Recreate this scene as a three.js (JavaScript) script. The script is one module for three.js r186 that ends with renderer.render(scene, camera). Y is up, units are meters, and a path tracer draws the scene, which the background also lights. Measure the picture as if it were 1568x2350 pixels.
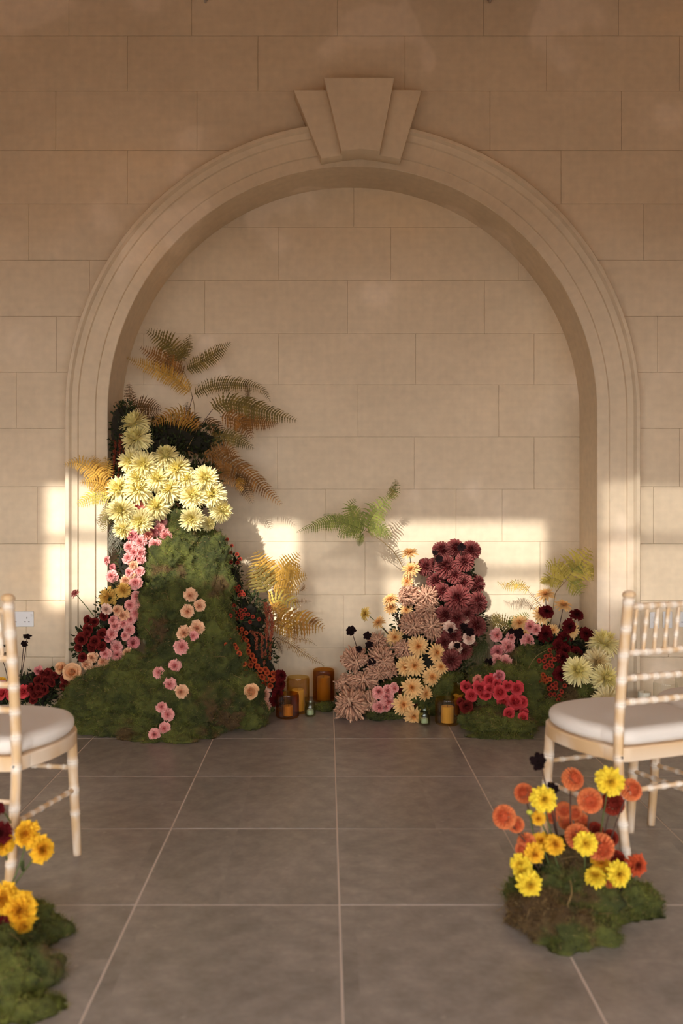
import * as THREE from 'three';
import { mergeGeometries, mergeVertices, toCreasedNormals } from 'three/addons/utils/BufferGeometryUtils.js';
import { RoundedBoxGeometry } from 'three/addons/geometries/RoundedBoxGeometry.js';
import { ImprovedNoise } from 'three/addons/math/ImprovedNoise.js';

// ------------------------------------------------------------------ camera, sky, sun, exposure
const W = 1568, H = 2350, FOCAL = 2045, VPX = 750, VPY = 1138, EYE = 1.2024, DIST = 5.009;
const scene = new THREE.Scene();
const camera = new THREE.PerspectiveCamera(2 * Math.atan(H / 2 / FOCAL) * 180 / Math.PI, W / H, 0.05, 200);
camera.position.set(0, EYE, DIST);
camera.lookAt(0, EYE, 0);
camera.setViewOffset(W, H, W / 2 - VPX, H / 2 - VPY, W, H);
camera.focus = 5.0; camera.userData.fStop = 2.2;
scene.background = new THREE.Color().setRGB(1.0, 1.0, 1.0);
scene.backgroundIntensity = 14;
const SUN = new THREE.Vector3(0.37, -0.647, -1).normalize();
const sun = new THREE.DirectionalLight(new THREE.Color().setRGB(1, 0.96, 0.90), 13);
sun.position.copy(SUN).multiplyScalar(-18).add(new THREE.Vector3(0, 1, 0)); sun.target.position.set(0, 1, 0);
sun.castShadow = true; sun.shadow.radius = 1.3; sun.shadow.mapSize.set(4096, 4096);
Object.assign(sun.shadow.camera, { left: -9, right: 9, top: 9, bottom: -9, near: 0.5, far: 45 });
scene.add(sun, sun.target);
const EXPOSURE = 0.48;

// ------------------------------------------------------------------ helpers
let SEED = 7;
const rnd = () => { SEED = (SEED + 0x6d2b79f5) | 0; let t = Math.imul(SEED ^ (SEED >>> 15), 1 | SEED); t = (t + Math.imul(t ^ (t >>> 7), 61 | t)) ^ t; return ((t ^ (t >>> 14)) >>> 0) / 4294967296; };
const rr = (a, b) => a + (b - a) * rnd();
const V = (x, y, z) => new THREE.Vector3(x, y, z);
const perlin = new ImprovedNoise();
const fbm = (x, y, z, n = 4) => { let s = 0, a = 0.5, f = 1; for (let i = 0; i < n; i++) { s += a * perlin.noise(x * f, y * f, z * f); a *= 0.5; f *= 2.03; } return s; };
const clamp = THREE.MathUtils.clamp, lerp = THREE.MathUtils.lerp, smooth = THREE.MathUtils.smoothstep;
const at = (px, py, z) => { const k = (DIST - z) / FOCAL; return V((px - VPX) * k, EYE - (py - VPY) * k, z); };
const floorAt = (px, py) => { const d = FOCAL * EYE / (py - VPY); return V((px - VPX) * d / FOCAL, 0, DIST - d); };
const counts = {};
const numbered = (n) => { const k = counts[n] = (counts[n] ?? -1) + 1; return k ? n + '_' + String(k).padStart(3, '0') : n; };
function mesh(name, geo, mat, parent) {
  const m = new THREE.Mesh(geo, mat); m.name = parent && parent !== scene ? name : numbered(name); m.castShadow = m.receiveShadow = true;
  if (parent && parent !== scene) { const same = parent.children.filter((c) => c.name === name || c.name.startsWith(name + '_0')).length; if (same) m.name = name + '_' + String(same).padStart(3, '0'); }
  (parent ?? scene).add(m); return m;
}
function tag(o, label, category, group, kind) { Object.assign(o.userData, { label }); if (category) o.userData.category = category; if (group) o.userData.group = group; if (kind) o.userData.kind = kind; return o; }
function thing(name, label, category, p = V(0, 0, 0), group) { const g = new THREE.Group(); g.name = numbered(name); g.position.copy(p); scene.add(g); return tag(g, label, category, group); }
function struct(name, geo, mat, label) { const m = mesh(name, geo, mat); m.userData.kind = 'structure'; if (label) m.userData.label = label; return m; }
const col = (r, g, b) => new THREE.Color().setRGB(r, g, b);
const std = (o) => new THREE.MeshStandardMaterial(o);
const phys = (o) => new THREE.MeshPhysicalMaterial(o);
function box(w, h, d, x = 0, y = 0, z = 0) { return new THREE.BoxGeometry(w, h, d).translate(x, y, z); }
function rbox(w, h, d, r, x = 0, y = 0, z = 0, s = 2) { return new RoundedBoxGeometry(w, h, d, s, r).translate(x, y, z); }
// a flat uv in metres from x and y (or another pair of axes)
function uvPlane(g, a = 'x', b = 'y', scale = 1, ou = 0, ov = 0) {
  const p = g.attributes.position, uv = new Float32Array(p.count * 2), get = { x: (i) => p.getX(i), y: (i) => p.getY(i), z: (i) => p.getZ(i) };
  for (let i = 0; i < p.count; i++) { uv[2 * i] = get[a](i) * scale + ou; uv[2 * i + 1] = get[b](i) * scale + ov; }
  g.setAttribute('uv', new THREE.BufferAttribute(uv, 2)); return g;
}
function merge(list) { return mergeGeometries(list.map((g) => { const q = g.index ? g.toNonIndexed() : g; for (const k of Object.keys(q.attributes)) if (!['position', 'normal', 'uv', 'color'].includes(k)) q.deleteAttribute(k); return q; })); }
function dataTex(n, f, srgb = true, m = n) {
  const d = new Uint8Array(n * m * 4);
  for (let j = 0; j < m; j++) for (let i = 0; i < n; i++) { const c = f(i / n, j / m), o = 4 * (j * n + i); d[o] = clamp(c[0], 0, 1) * 255; d[o + 1] = clamp(c[1] ?? c[0], 0, 1) * 255; d[o + 2] = clamp(c[2] ?? c[0], 0, 1) * 255; d[o + 3] = 255; }
  const t = new THREE.DataTexture(d, n, m); t.magFilter = t.minFilter = THREE.LinearFilter; t.wrapS = t.wrapT = THREE.RepeatWrapping; if (srgb) t.colorSpace = THREE.SRGBColorSpace; t.needsUpdate = true; return t;
}
// tube along points with radius function
function tube(points, r0, r1 = r0, sides = 6, segs = 10) {
  const c = points.length === 2 ? new THREE.LineCurve3(points[0], points[1]) : new THREE.CatmullRomCurve3(points);
  const n = points.length === 2 ? 1 : segs, g = new THREE.TubeGeometry(c, n, 1, sides, false), p = g.attributes.position;
  for (let i = 0; i <= n; i++) { const o = c.getPointAt(i / n), r = lerp(r0, r1, i / n); for (let j = 0; j <= sides; j++) { const k = i * (sides + 1) + j; p.setXYZ(k, o.x + (p.getX(k) - o.x) * r, o.y + (p.getY(k) - o.y) * r, o.z + (p.getZ(k) - o.z) * r); } }
  return g;
}
function paint(g, f) { const p = g.attributes.position, c = new Float32Array(p.count * 3); for (let i = 0; i < p.count; i++) { const q = f(p.getX(i), p.getY(i), p.getZ(i), i); c[3 * i] = q[0]; c[3 * i + 1] = q[1]; c[3 * i + 2] = q[2]; } g.setAttribute('color', new THREE.BufferAttribute(c, 3)); return g; }
// ------------------------------------------------------------------ the room
const CX = 0.144, RIN = 1.370, ROUT = 1.593, SPRING = 1.677, ND = 0.325;      // arch centre, inner and outer radius, springing height, niche depth
// limewashed plaster: cloudy, with paler and pinker patches, 4.4 m a side
const plasterMap = dataTex(1024, (u, v) => {
  const x = u * 4.4, y = v * 4.4, wr = (f) => { const a = u, b = v; return f(x, y) * (1 - a) * (1 - b) + f(x - 4.4, y) * a * (1 - b) + f(x, y - 4.4) * (1 - a) * b + f(x - 4.4, y - 4.4) * a * b; };
  const big = wr((p, q) => fbm(p * 0.9 + 11, q * 1.3 + 3, 1.7, 4)), patch = wr((p, q) => fbm(p * 1.6 + 40 + 0.5 * perlin.noise(p * 2, q * 2, 5), q * 1.4 + 9, 6.1, 3));
  const fine = fbm(x * 22, y * 22, 2.2, 3), streak = perlin.noise(x * 40, y * 3, 4) * 0.35 + perlin.noise(x * 4, y * 45, 8) * 0.35;
  const pale = smooth(patch, 0.12, 0.17) * 0.5 + smooth(patch, 0.0, 0.25) * 0.5, warm = smooth(big, 0.1, 0.35);
  const k = 1 + big * 0.19 + fine * 0.05 + streak * 0.035 + pale * 0.08;
  return [0.868 * k + warm * 0.01, 0.79 * k - warm * 0.012 + pale * 0.008, 0.675 * k - warm * 0.035 + pale * 0.03];
});
const plasterBump = dataTex(512, (u, v) => { const x = u * 2, y = v * 2; return [0.5 + fbm(x * 30, y * 30, 3, 3) * 0.5 + fbm(x * 4, y * 4, 3, 2) * 0.4]; }, false);
plasterBump.repeat.set(2.2, 2.2);
const plaster = std({ map: plasterMap, bumpMap: plasterBump, bumpScale: 0.0012, roughness: 0.93 });
const plasterUV = (g, ax = 'x', ay = 'y', ou = 0, ov = 0) => uvPlane(g, ax, ay, 1 / 4.4, ou, ov);

// main wall: thick solid with the arched opening
const RX0 = -4.6, RX1 = 4.8, CEIL = 4.5, RZ = 7.0;
function archPath(s, r) { s.moveTo(CX - r, 0); s.lineTo(CX - r, SPRING); s.absarc(CX, SPRING, r, Math.PI, 0, true); s.lineTo(CX + r, 0); }
{
  const s = new THREE.Shape(); s.moveTo(RX0, 0); s.lineTo(CX - RIN - 0.03, 0); s.lineTo(CX - RIN - 0.03, SPRING); s.absarc(CX, SPRING, RIN + 0.03, Math.PI, 0, true); s.lineTo(CX + RIN + 0.03, 0); s.lineTo(RX1, 0); s.lineTo(RX1, CEIL); s.lineTo(RX0, CEIL); s.closePath();
  const g = new THREE.ExtrudeGeometry(s, { depth: 0.30, bevelEnabled: false, curveSegments: 64 }).translate(0, 0, -0.326);
  const wall = struct('wall_front', plasterUV(g), plaster, 'cream limewashed ashlar wall with a tall arched niche');
  // stones: courses and joints as the photograph shows them
  const J = (py) => EYE + (VPY - py) * DIST / FOCAL, X = (px) => (px - VPX) * DIST / FOCAL;
  const lines = [-48, 82, 209, 345, 468, 597, 726, 854, 983, 1117, 1248, 1378, 1508, 1629].map((p) => Math.max(0, J(p)));
  const joints = [[-120, 158, 440, 775, 1110, 1420, 1700], [-60, 292, 592, 930, 1255, 1560], [-150, 128, 452, 790, 1125, 1427, 1720], [-20, 292, 620, 960, 1288, 1600], [-180, 66, 380, 1180, 1478, 1760],
    [-60, 205, 1330, 1640], [-170, 129, 1510, 1800], [-220, 37, 1620], [-90, 150, 1560], [-200, 85, 1500, 1790], [-80, 140, 1590], [-160, 60, 1535, 1800], [-100, 120, 1600]];
  const GAP = 0.0007, halfAt = (y) => (y <= SPRING ? RIN + 0.04 : y < SPRING + RIN + 0.04 ? Math.sqrt((RIN + 0.04) ** 2 - (y - SPRING) ** 2) : 0);
  function stone(parent, x0, x1, y0, y1, half, z) {
    if (x1 - x0 < 0.03) return;
    const pts = [], n = 10, clipL = half && x0 < CX && x1 > CX - half(y0), clipR = half && x1 > CX && x0 < CX + half(y0);
    if (half && x0 < CX && x1 > CX && half(y0) > 0) { stone(parent, x0, CX, y0, y1, half, z); stone(parent, CX, x1, y0, y1, half, z); return; }
    x0 += GAP; x1 -= GAP; y0 += GAP; y1 -= GAP;
    if (clipL || clipR) {
      const edge = [];
      for (let i = 0; i <= n; i++) { const y = lerp(y0, y1, i / n), h = half(y); edge.push([clipL ? Math.min(x1, CX - h) : Math.max(x0, CX + h), y]); }
      const ok = edge.filter(([x]) => (clipL ? x > x0 + 0.004 : x < x1 - 0.004));
      if (ok.length < 2) return;
      pts.push(...ok.map(([x, y]) => new THREE.Vector2(x, y)));
      const far = clipL ? x0 : x1; pts.push(new THREE.Vector2(far, ok[ok.length - 1][1]), new THREE.Vector2(far, ok[0][1]));
    } else pts.push(new THREE.Vector2(x0, y0), new THREE.Vector2(x1, y0), new THREE.Vector2(x1, y1), new THREE.Vector2(x0, y1));
    const dz = rr(-0.0003, 0.0003);
    const g = new THREE.ExtrudeGeometry(new THREE.Shape(pts), { depth: 0.022, bevelEnabled: true, bevelThickness: 0.0009, bevelSize: 0.0009, bevelOffset: -0.0009, bevelSegments: 1 }).translate(0, 0, z - 0.0236 + dz);
    mesh('stone_block', plasterUV(g, 'x', 'y', 0, 0), plaster, parent);
  }
  for (let c = 0; c < lines.length - 1; c++) {
    const y1 = lines[c], y0 = lines[c + 1], xs = joints[c].map(X); xs.unshift(RX0); xs.push(RX1);
    for (let i = 0; i < xs.length - 1; i++) stone(wall, xs[i], xs[i + 1], y0, y1, halfAt(y0) > 0 ? halfAt : null, 0);
  }
  // niche back wall
  const nb = struct('wall_niche', plasterUV(box(3.2, 3.5, 0.25, CX, 1.75, -ND - 0.006 - 0.125), 'x', 'y', 0.37, 0.21), plaster, 'cream ashlar back wall of the arched niche');
  const K = (DIST + ND) / FOCAL, JN = (py) => EYE + (VPY - py) * K, XN = (px) => (px - VPX) * K;
  const nl = [400, 521.5, 643.8, 766, 883, 1002.6, 1122.5, 1243, 1365, 1487, 1599].map((p) => Math.max(0, JN(p)));
  const nj = [[523, 812, 1107], [380, 640, 897, 1190], [470, 798, 1112], [330, 640, 954, 1226], [520, 822, 1145], [340, 637, 951, 1226], [430, 748, 1047, 1153], [540, 838, 1240], [390, 788, 1108], [330, 640, 930, 1230]];
  for (let c = 0; c < nl.length - 1; c++) { const xs = nj[c].map(XN); xs.unshift(CX - 1.5); xs.push(CX + 1.5); for (let i = 0; i < xs.length - 1; i++) { const dz = -ND; const x0 = xs[i], x1 = xs[i + 1];
    const g = new THREE.ExtrudeGeometry(new THREE.Shape([new THREE.Vector2(x0 + GAP, nl[c + 1] + GAP), new THREE.Vector2(x1 - GAP, nl[c + 1] + GAP), new THREE.Vector2(x1 - GAP, nl[c] - GAP), new THREE.Vector2(x0 + GAP, nl[c] - GAP)]), { depth: 0.01, bevelEnabled: true, bevelThickness: 0.0009, bevelSize: 0.0009, bevelOffset: -0.0009, bevelSegments: 1 }).translate(0, 0, dz - 0.0116 + rr(-0.0003, 0.0003));
    mesh('stone_block', plasterUV(g, 'x', 'y', 0.37, 0.21), plaster, nb); } }
}
// sweep of a profile [(radius, z)] along jamb, arc, jamb
function sweepArch(profile) {
  const path = []; for (let i = 0; i <= 6; i++) path.push([-1, 0, SPRING * i / 6, 0]);
  const N = 72; for (let i = 1; i < N; i++) { const a = Math.PI - Math.PI * i / N; path.push([Math.cos(a), Math.sin(a), SPRING, 1]); }
  for (let i = 6; i >= 0; i--) path.push([1, 0, SPRING * i / 6, 0]);
  const pos = [], uv = [], idx = [], M = profile.length; let len = 0, px, py; const acc = [0]; for (let j = 1; j < M; j++) acc.push(acc[j - 1] + Math.hypot(profile[j][0] - profile[j - 1][0], profile[j][1] - profile[j - 1][1]));
  path.forEach(([nx, ny, y0], i) => {
    const ax = CX + nx * 1.45, ay = y0 + ny * 1.45; if (i) len += Math.hypot(ax - px, ay - py); px = ax; py = ay;
    profile.forEach(([r, z], j) => { pos.push(CX + nx * r, y0 + ny * r, z); uv.push(acc[j] / 4.4 + 0.11, len / 4.4); });
  });
  for (let i = 0; i < path.length - 1; i++) for (let j = 0; j < M - 1; j++) { const a = i * M + j, b = a + M; idx.push(a, b, a + 1, a + 1, b, b + 1); }
  const g = new THREE.BufferGeometry(); g.setAttribute('position', new THREE.Float32BufferAttribute(pos, 3)); g.setAttribute('uv', new THREE.Float32BufferAttribute(uv, 2)); g.setIndex(idx); g.computeVertexNormals();
  return toCreasedNormals(g, 0.5);
}
struct('trim_1', sweepArch([[1.386, -0.34], [RIN, -0.34], [RIN, 0.018], [RIN + 0.003, 0.022], [1.435, 0.022], [1.437, 0.026], [1.4375, 0.031], [1.44, 0.033], [1.522, 0.033], [1.528, 0.035], [1.533, 0.046], [1.548, 0.050], [1.562, 0.058], [1.570, 0.074], [1.573, 0.078], [1.590, 0.078], [ROUT, 0.075], [ROUT, -0.02]]), plaster, 'moulded plaster archivolt running round the niche down to the floor');
{
  const X = (px) => (px - VPX) * (DIST - 0.1) / FOCAL, Y = (py) => EYE + (VPY - py) * (DIST - 0.1) / FOCAL;
  const key = new THREE.Group(); key.name = 'trim_2'; key.userData = { kind: 'structure', label: 'three-part wedge keystone at the crown of the arch' }; scene.add(key);
  const piece = (c, dep) => { const s = new THREE.Shape(c.map(([a, b]) => new THREE.Vector2(X(a), Y(b)))); const g = new THREE.ExtrudeGeometry(s, { depth: dep, bevelEnabled: true, bevelSize: 0.006, bevelThickness: 0.006, bevelOffset: -0.006, bevelSegments: 2 }); mesh('keystone', plasterUV(toCreasedNormals(g, 0.4), 'x', 'y', rnd(), rnd()), plaster, key); };
  piece([[783, 358], [827, 353], [871, 358], [904, 191], [743, 191]], 0.165);
  piece([[737, 366], [786, 358], [760, 208], [674, 208]], 0.105);
  piece([[868, 358], [920, 367], [968, 208], [890, 208]], 0.105);
}
// floor: screed (its colour is the grout) with tiles laid on it
const grout = std({ color: col(0.66, 0.55, 0.47), roughness: 0.9 });
const floor = struct('floor', box(RX1 - RX0 + 0.6, 0.2, RZ + 1.2, (RX0 + RX1) / 2, -0.1012, RZ / 2 - 0.2), grout, 'grey stone-effect tiled floor with pale grout');
{
  const t = dataTex(1024, (u, v) => { const x = u * 2.4, y = v * 2.4, a = fbm(x * 2.2, y * 3.4, 1, 4), b = fbm(x * 13 + a, y * 16, 5, 4), c = fbm(x * 60, y * 60, 9, 2), sp = Math.max(0, perlin.noise(x * 34, y * 34, 2) - 0.55) * 1.2; const k = 1 + a * 0.2 + b * 0.24 + c * 0.1 + sp * 0.5; return [0.55 * k, 0.515 * k, 0.485 * k]; });
  const rough = dataTex(512, (u, v) => { const x = u * 2.4, y = v * 2.4; const k = 0.36 + fbm(x * 7, y * 8, 5, 4) * 0.07; return [k, k, k]; }, false);
  const tm = std({ map: t, roughnessMap: rough, roughness: 1, bumpMap: rough, bumpScale: 0.0004 });
  const T = 0.6, ox = 0.0375, oz = 0.59, vars = [];
  for (let k = 0; k < 5; k++) { const g = rbox(T - 0.0055, 0.010, T - 0.0055, 0.0012, 0, -0.005, 0, 1); vars.push(uvPlane(g, k % 2 ? 'x' : 'z', k % 2 ? 'z' : 'x', 1 / 2.4, rnd(), rnd())); }
  for (let i = -8; i < 8; i++) for (let j = -2; j < 10; j++) { const x = ox + (i + 0.5) * T, z = oz + (j - 0.5) * T; if (z > RZ - 0.1 || z < -0.7 || x < RX0 - 0.3 || x > RX1 + 0.3) continue; if (z < -0.05 && (x < CX - 1.7 || x > CX + 1.7)) continue; const m = mesh('tile', vars[Math.floor(rnd() * 5)], tm, floor); m.position.set(x, rr(-0.0004, 0.0004), z); m.rotation.y = Math.floor(rnd() * 2) * Math.PI; }
}
// the rest of the room, behind and above the camera: a glazed roof with pale blinds drawn under most of it, and glazed doors at the back
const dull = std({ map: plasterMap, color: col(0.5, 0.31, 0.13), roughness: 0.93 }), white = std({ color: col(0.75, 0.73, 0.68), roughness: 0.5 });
const KX = SUN.x / -SUN.z, KY = -SUN.y / -SUN.z, roofZ = (y) => (CEIL - y) / KY, ROOF0 = 2.5, ROOF1 = roofZ(1.28), ROOF2 = roofZ(0.38);
{
  const P = (x, z) => new THREE.Vector2(x, -z), s = new THREE.Shape([P(RX0 - 0.3, RZ + 0.3), P(RX1 + 0.3, RZ + 0.3), P(RX1 + 0.3, -0.3), P(RX0 - 0.3, -0.3)]);
  const hole = (x0, x1, z0, z1) => s.holes.push(new THREE.Path([P(x0, z1), P(x0, z0), P(x1, z0), P(x1, z1)]));
  hole(RX0 + 0.4, RX1 - 0.4, ROOF0, ROOF2);
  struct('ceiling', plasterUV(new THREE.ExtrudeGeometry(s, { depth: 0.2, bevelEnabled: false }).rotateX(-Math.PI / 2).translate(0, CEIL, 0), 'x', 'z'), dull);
  const bars = [box(RX1 - RX0 - 0.8, 0.09, 0.06, (RX0 + RX1) / 2, CEIL + 0.02, ROOF1 - 0.03), box(RX1 - RX0 - 0.8, 0.03, 0.036, (RX0 + RX1) / 2, CEIL + 0.02, roofZ(0.935))];
  const wx = (x, y) => x - KX * roofZ(y), sh = (x) => x - KX * roofZ(0.83);
  const roof = new THREE.Group(); roof.name = 'window_1'; roof.userData = { kind: 'structure', label: 'glazed roof with drawn blinds' }; scene.add(roof);
  mesh('glazing_bar', merge(bars), white, roof);
  mesh('blind', box(RX1 - RX0 - 0.8, 0.004, ROOF1 - 0.06 - ROOF0, (RX0 + RX1) / 2, CEIL + 0.03, (ROOF0 + ROOF1 - 0.06) / 2), phys({ color: col(0.85, 0.56, 0.26), transmission: 0.10, roughness: 1, thickness: 0 }), roof);
  // the sun comes in through the strip behind the blinds; the roof slats and dusty panes there let through more or less of it
  for (const [a, b, t] of [[-6, -1.575, 0.2], [-1.575, -0.29, 1], [-0.29, 0.235, 0.34], [0.235, 1.19, 0.85], [1.19, 1.545, 0], [1.545, 2.7, 0.55], [2.7, 6, 0]]) {
    // a slanted strip: its edges follow the sun so that the whole pane throws one upright rectangle on the wall
    const q = (x, z) => [x - KX * z, z], g = new THREE.BufferGeometry(), s2 = new THREE.Shape([q(a, ROOF1), q(b, ROOF1), q(b, ROOF2), q(a, ROOF2)].map(([x, z]) => P(clamp(x, RX0 + 0.3, RX1 - 0.3), z)));
    if (t === 1) continue;
    const e = new THREE.ExtrudeGeometry(s2, { depth: 0.006, bevelEnabled: false }).rotateX(-Math.PI / 2).translate(0, CEIL + 0.07, 0);
    mesh(t ? 'pane' : 'roof_panel', e, t ? phys({ color: col(t, t, t), transmission: 1, thickness: 0, roughness: 0, ior: 1.05 }) : white, roof);
  }
}
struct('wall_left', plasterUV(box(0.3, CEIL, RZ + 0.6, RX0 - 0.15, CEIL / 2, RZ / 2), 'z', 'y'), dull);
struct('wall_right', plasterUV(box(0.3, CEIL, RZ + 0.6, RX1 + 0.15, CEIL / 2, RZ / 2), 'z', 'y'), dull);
const DOORS = [[-4.5, -2.75], [-2.7, -0.95], [-0.9, 0.85], [0.9, 2.65], [2.7, 4.45]], DOORH = 2.4;
{
  const s = new THREE.Shape([new THREE.Vector2(RX0 - 0.3, 0), new THREE.Vector2(RX1 + 0.3, 0), new THREE.Vector2(RX1 + 0.3, CEIL), new THREE.Vector2(RX0 - 0.3, CEIL)]);
  const hole = (x0, x1, y0, y1) => s.holes.push(new THREE.Path([new THREE.Vector2(x0, y0), new THREE.Vector2(x0, y1), new THREE.Vector2(x1, y1), new THREE.Vector2(x1, y0)]));
  for (const [a, b] of DOORS) hole(a, b, 0.06, DOORH);
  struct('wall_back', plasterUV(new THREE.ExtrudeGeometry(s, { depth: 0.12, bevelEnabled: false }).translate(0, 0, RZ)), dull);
  DOORS.forEach(([a, b], i) => { const d = new THREE.Group(); d.name = 'door_' + (i + 1); d.userData.kind = 'structure'; scene.add(d); const w = 0.055, m = (a + b) / 2;
    mesh('door_frame', merge([box(w, DOORH - 0.06, 0.06, a + w / 2, DOORH / 2 + 0.03, RZ + 0.06), box(w, DOORH - 0.06, 0.06, b - w / 2, DOORH / 2 + 0.03, RZ + 0.06), box(b - a, w, 0.06, m, DOORH - w / 2, RZ + 0.06), box(0.09, DOORH - 0.06, 0.05, m, DOORH / 2 + 0.03, RZ + 0.06), box(b - a, 0.18, 0.05, m, 0.15, RZ + 0.06)]), white, d); });
  struct('ground', box(60, 0.2, 40, 0, -0.2, RZ + 20.6), std({ color: col(0.06, 0.055, 0.045), roughness: 0.95 }), 'terrace outside the glazed doors');
}
// ------------------------------------------------------------------ chairs
const woodTex = dataTex(256, (u, v) => { const k = 0.86 + fbm(u * 40, v * 5, 1, 3) * 0.3; return [k, k, k]; }, false);
const wood = std({ vertexColors: true, bumpMap: woodTex, bumpScale: 0.0006, roughness: 0.62 });
const linen = dataTex(512, (u, v) => { const x = u * 512, y = v * 512; const k = 0.5 + 0.22 * Math.sin(x * 1.57) * (((y / 4) | 0) % 2 ? 1 : -1) + fbm(u * 60, v * 60, 2, 2) * 0.5; return [k, k, k]; }, false);
linen.repeat.set(7, 7);
const cushionMat = std({ color: col(0.85, 0.78, 0.70), bumpMap: linen, bumpScale: 0.0008, roughness: 0.95 });
const limed = (white, n) => { const w = clamp(white + n, 0, 1); return [lerp(0.72, 0.90, w), lerp(0.48, 0.79, w), lerp(0.25, 0.66, w)]; };
// a turned bamboo-style rod along y from y0 to y1 with ring beads at the heights in rings; bend(y) shifts it
function rod(y0, y1, r0, r1, rings, bend = () => [0, 0], finial = false, sides = 14) {
  const ys = [], N = Math.max(8, Math.round((y1 - y0) / 0.012));
  for (let i = 0; i <= N; i++) ys.push(lerp(y0, y1, i / N));
  for (const c of rings) for (const d of [-0.0085, -0.0065, -0.0045, -0.0025, 0, 0.0025, 0.0045, 0.0065, 0.0085]) if (c + d > y0 && c + d < y1) ys.push(c + d);
  ys.sort((a, b) => a - b);
  const swell = (y) => { let s = 0; for (const c of rings) { const d = Math.abs(y - c); s = Math.max(s, d < 0.0095 ? (Math.abs(d - 0.0045) < 0.0036 ? 0.0021 : -0.0004) : 0.0009 * Math.exp(-(d - 0.009) / 0.012)); } return s; };
  const pts = ys.map((y) => new THREE.Vector2(lerp(r0, r1, (y - y0) / (y1 - y0)) - 0.0009 + swell(y), y));
  if (finial) pts.push(...[[0.012, 0.004], [0.0185, 0.007], [0.0205, 0.013], [0.0195, 0.019], [0.014, 0.025], [0.006, 0.0275], [0.0003, 0.028]].map(([r, d]) => new THREE.Vector2(r, y1 + d)));
  else pts.push(new THREE.Vector2(0.0004, y1 + 0.001));
  pts.unshift(new THREE.Vector2(0.0004, y0));
  const g = new THREE.LatheGeometry(pts, sides), p = g.attributes.position, ph = rnd() * 50;
  paint(g, (x, y, z) => { let w = 0.15; for (const c of rings) w = Math.max(w, 1.3 - Math.abs(y - c) / 0.017); return limed(w * 0.9, fbm(x * 30 + ph, y * 9, z * 30, 3) * 1.3); });
  for (let i = 0; i < p.count; i++) { const [bx, bz] = bend(p.getY(i)); p.setX(i, p.getX(i) + bx); p.setZ(i, p.getZ(i) + bz); }
  g.computeVertexNormals(); return g;
}
function between(a, b, r, step = 0.055) {
  const L = a.distanceTo(b), rings = []; for (let y = step; y < L - 0.02; y += step) rings.push(y);
  const g = rod(0, L, r, r, rings, undefined, false, 10), q = new THREE.Quaternion().setFromUnitVectors(V(0, 1, 0), b.clone().sub(a).normalize());
  return g.applyQuaternion(q).translate(a.x, a.y, a.z);
}
function seatShape(k = 0) { const s = new THREE.Shape(), w0 = 0.222 + k, w1 = 0.178 + k, f = 0.222 + k, b = 0.185 + k; // x across, y towards the back
  s.moveTo(-w1 + 0.05, b); s.lineTo(w1 - 0.05, b); s.quadraticCurveTo(w1, b, w1 + 0.006, b - 0.055); s.bezierCurveTo(w0 + 0.012, 0.02, w0 + 0.008, -f + 0.10, w0 - 0.055, -f + 0.04); s.bezierCurveTo(w0 - 0.11, -f - 0.012, -w0 + 0.11, -f - 0.012, -w0 + 0.055, -f + 0.04); s.bezierCurveTo(-w0 - 0.008, -f + 0.10, -w0 - 0.012, 0.02, -w1 - 0.006, b - 0.055); s.quadraticCurveTo(-w1, b, -w1 + 0.05, b); return s; }
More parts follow.
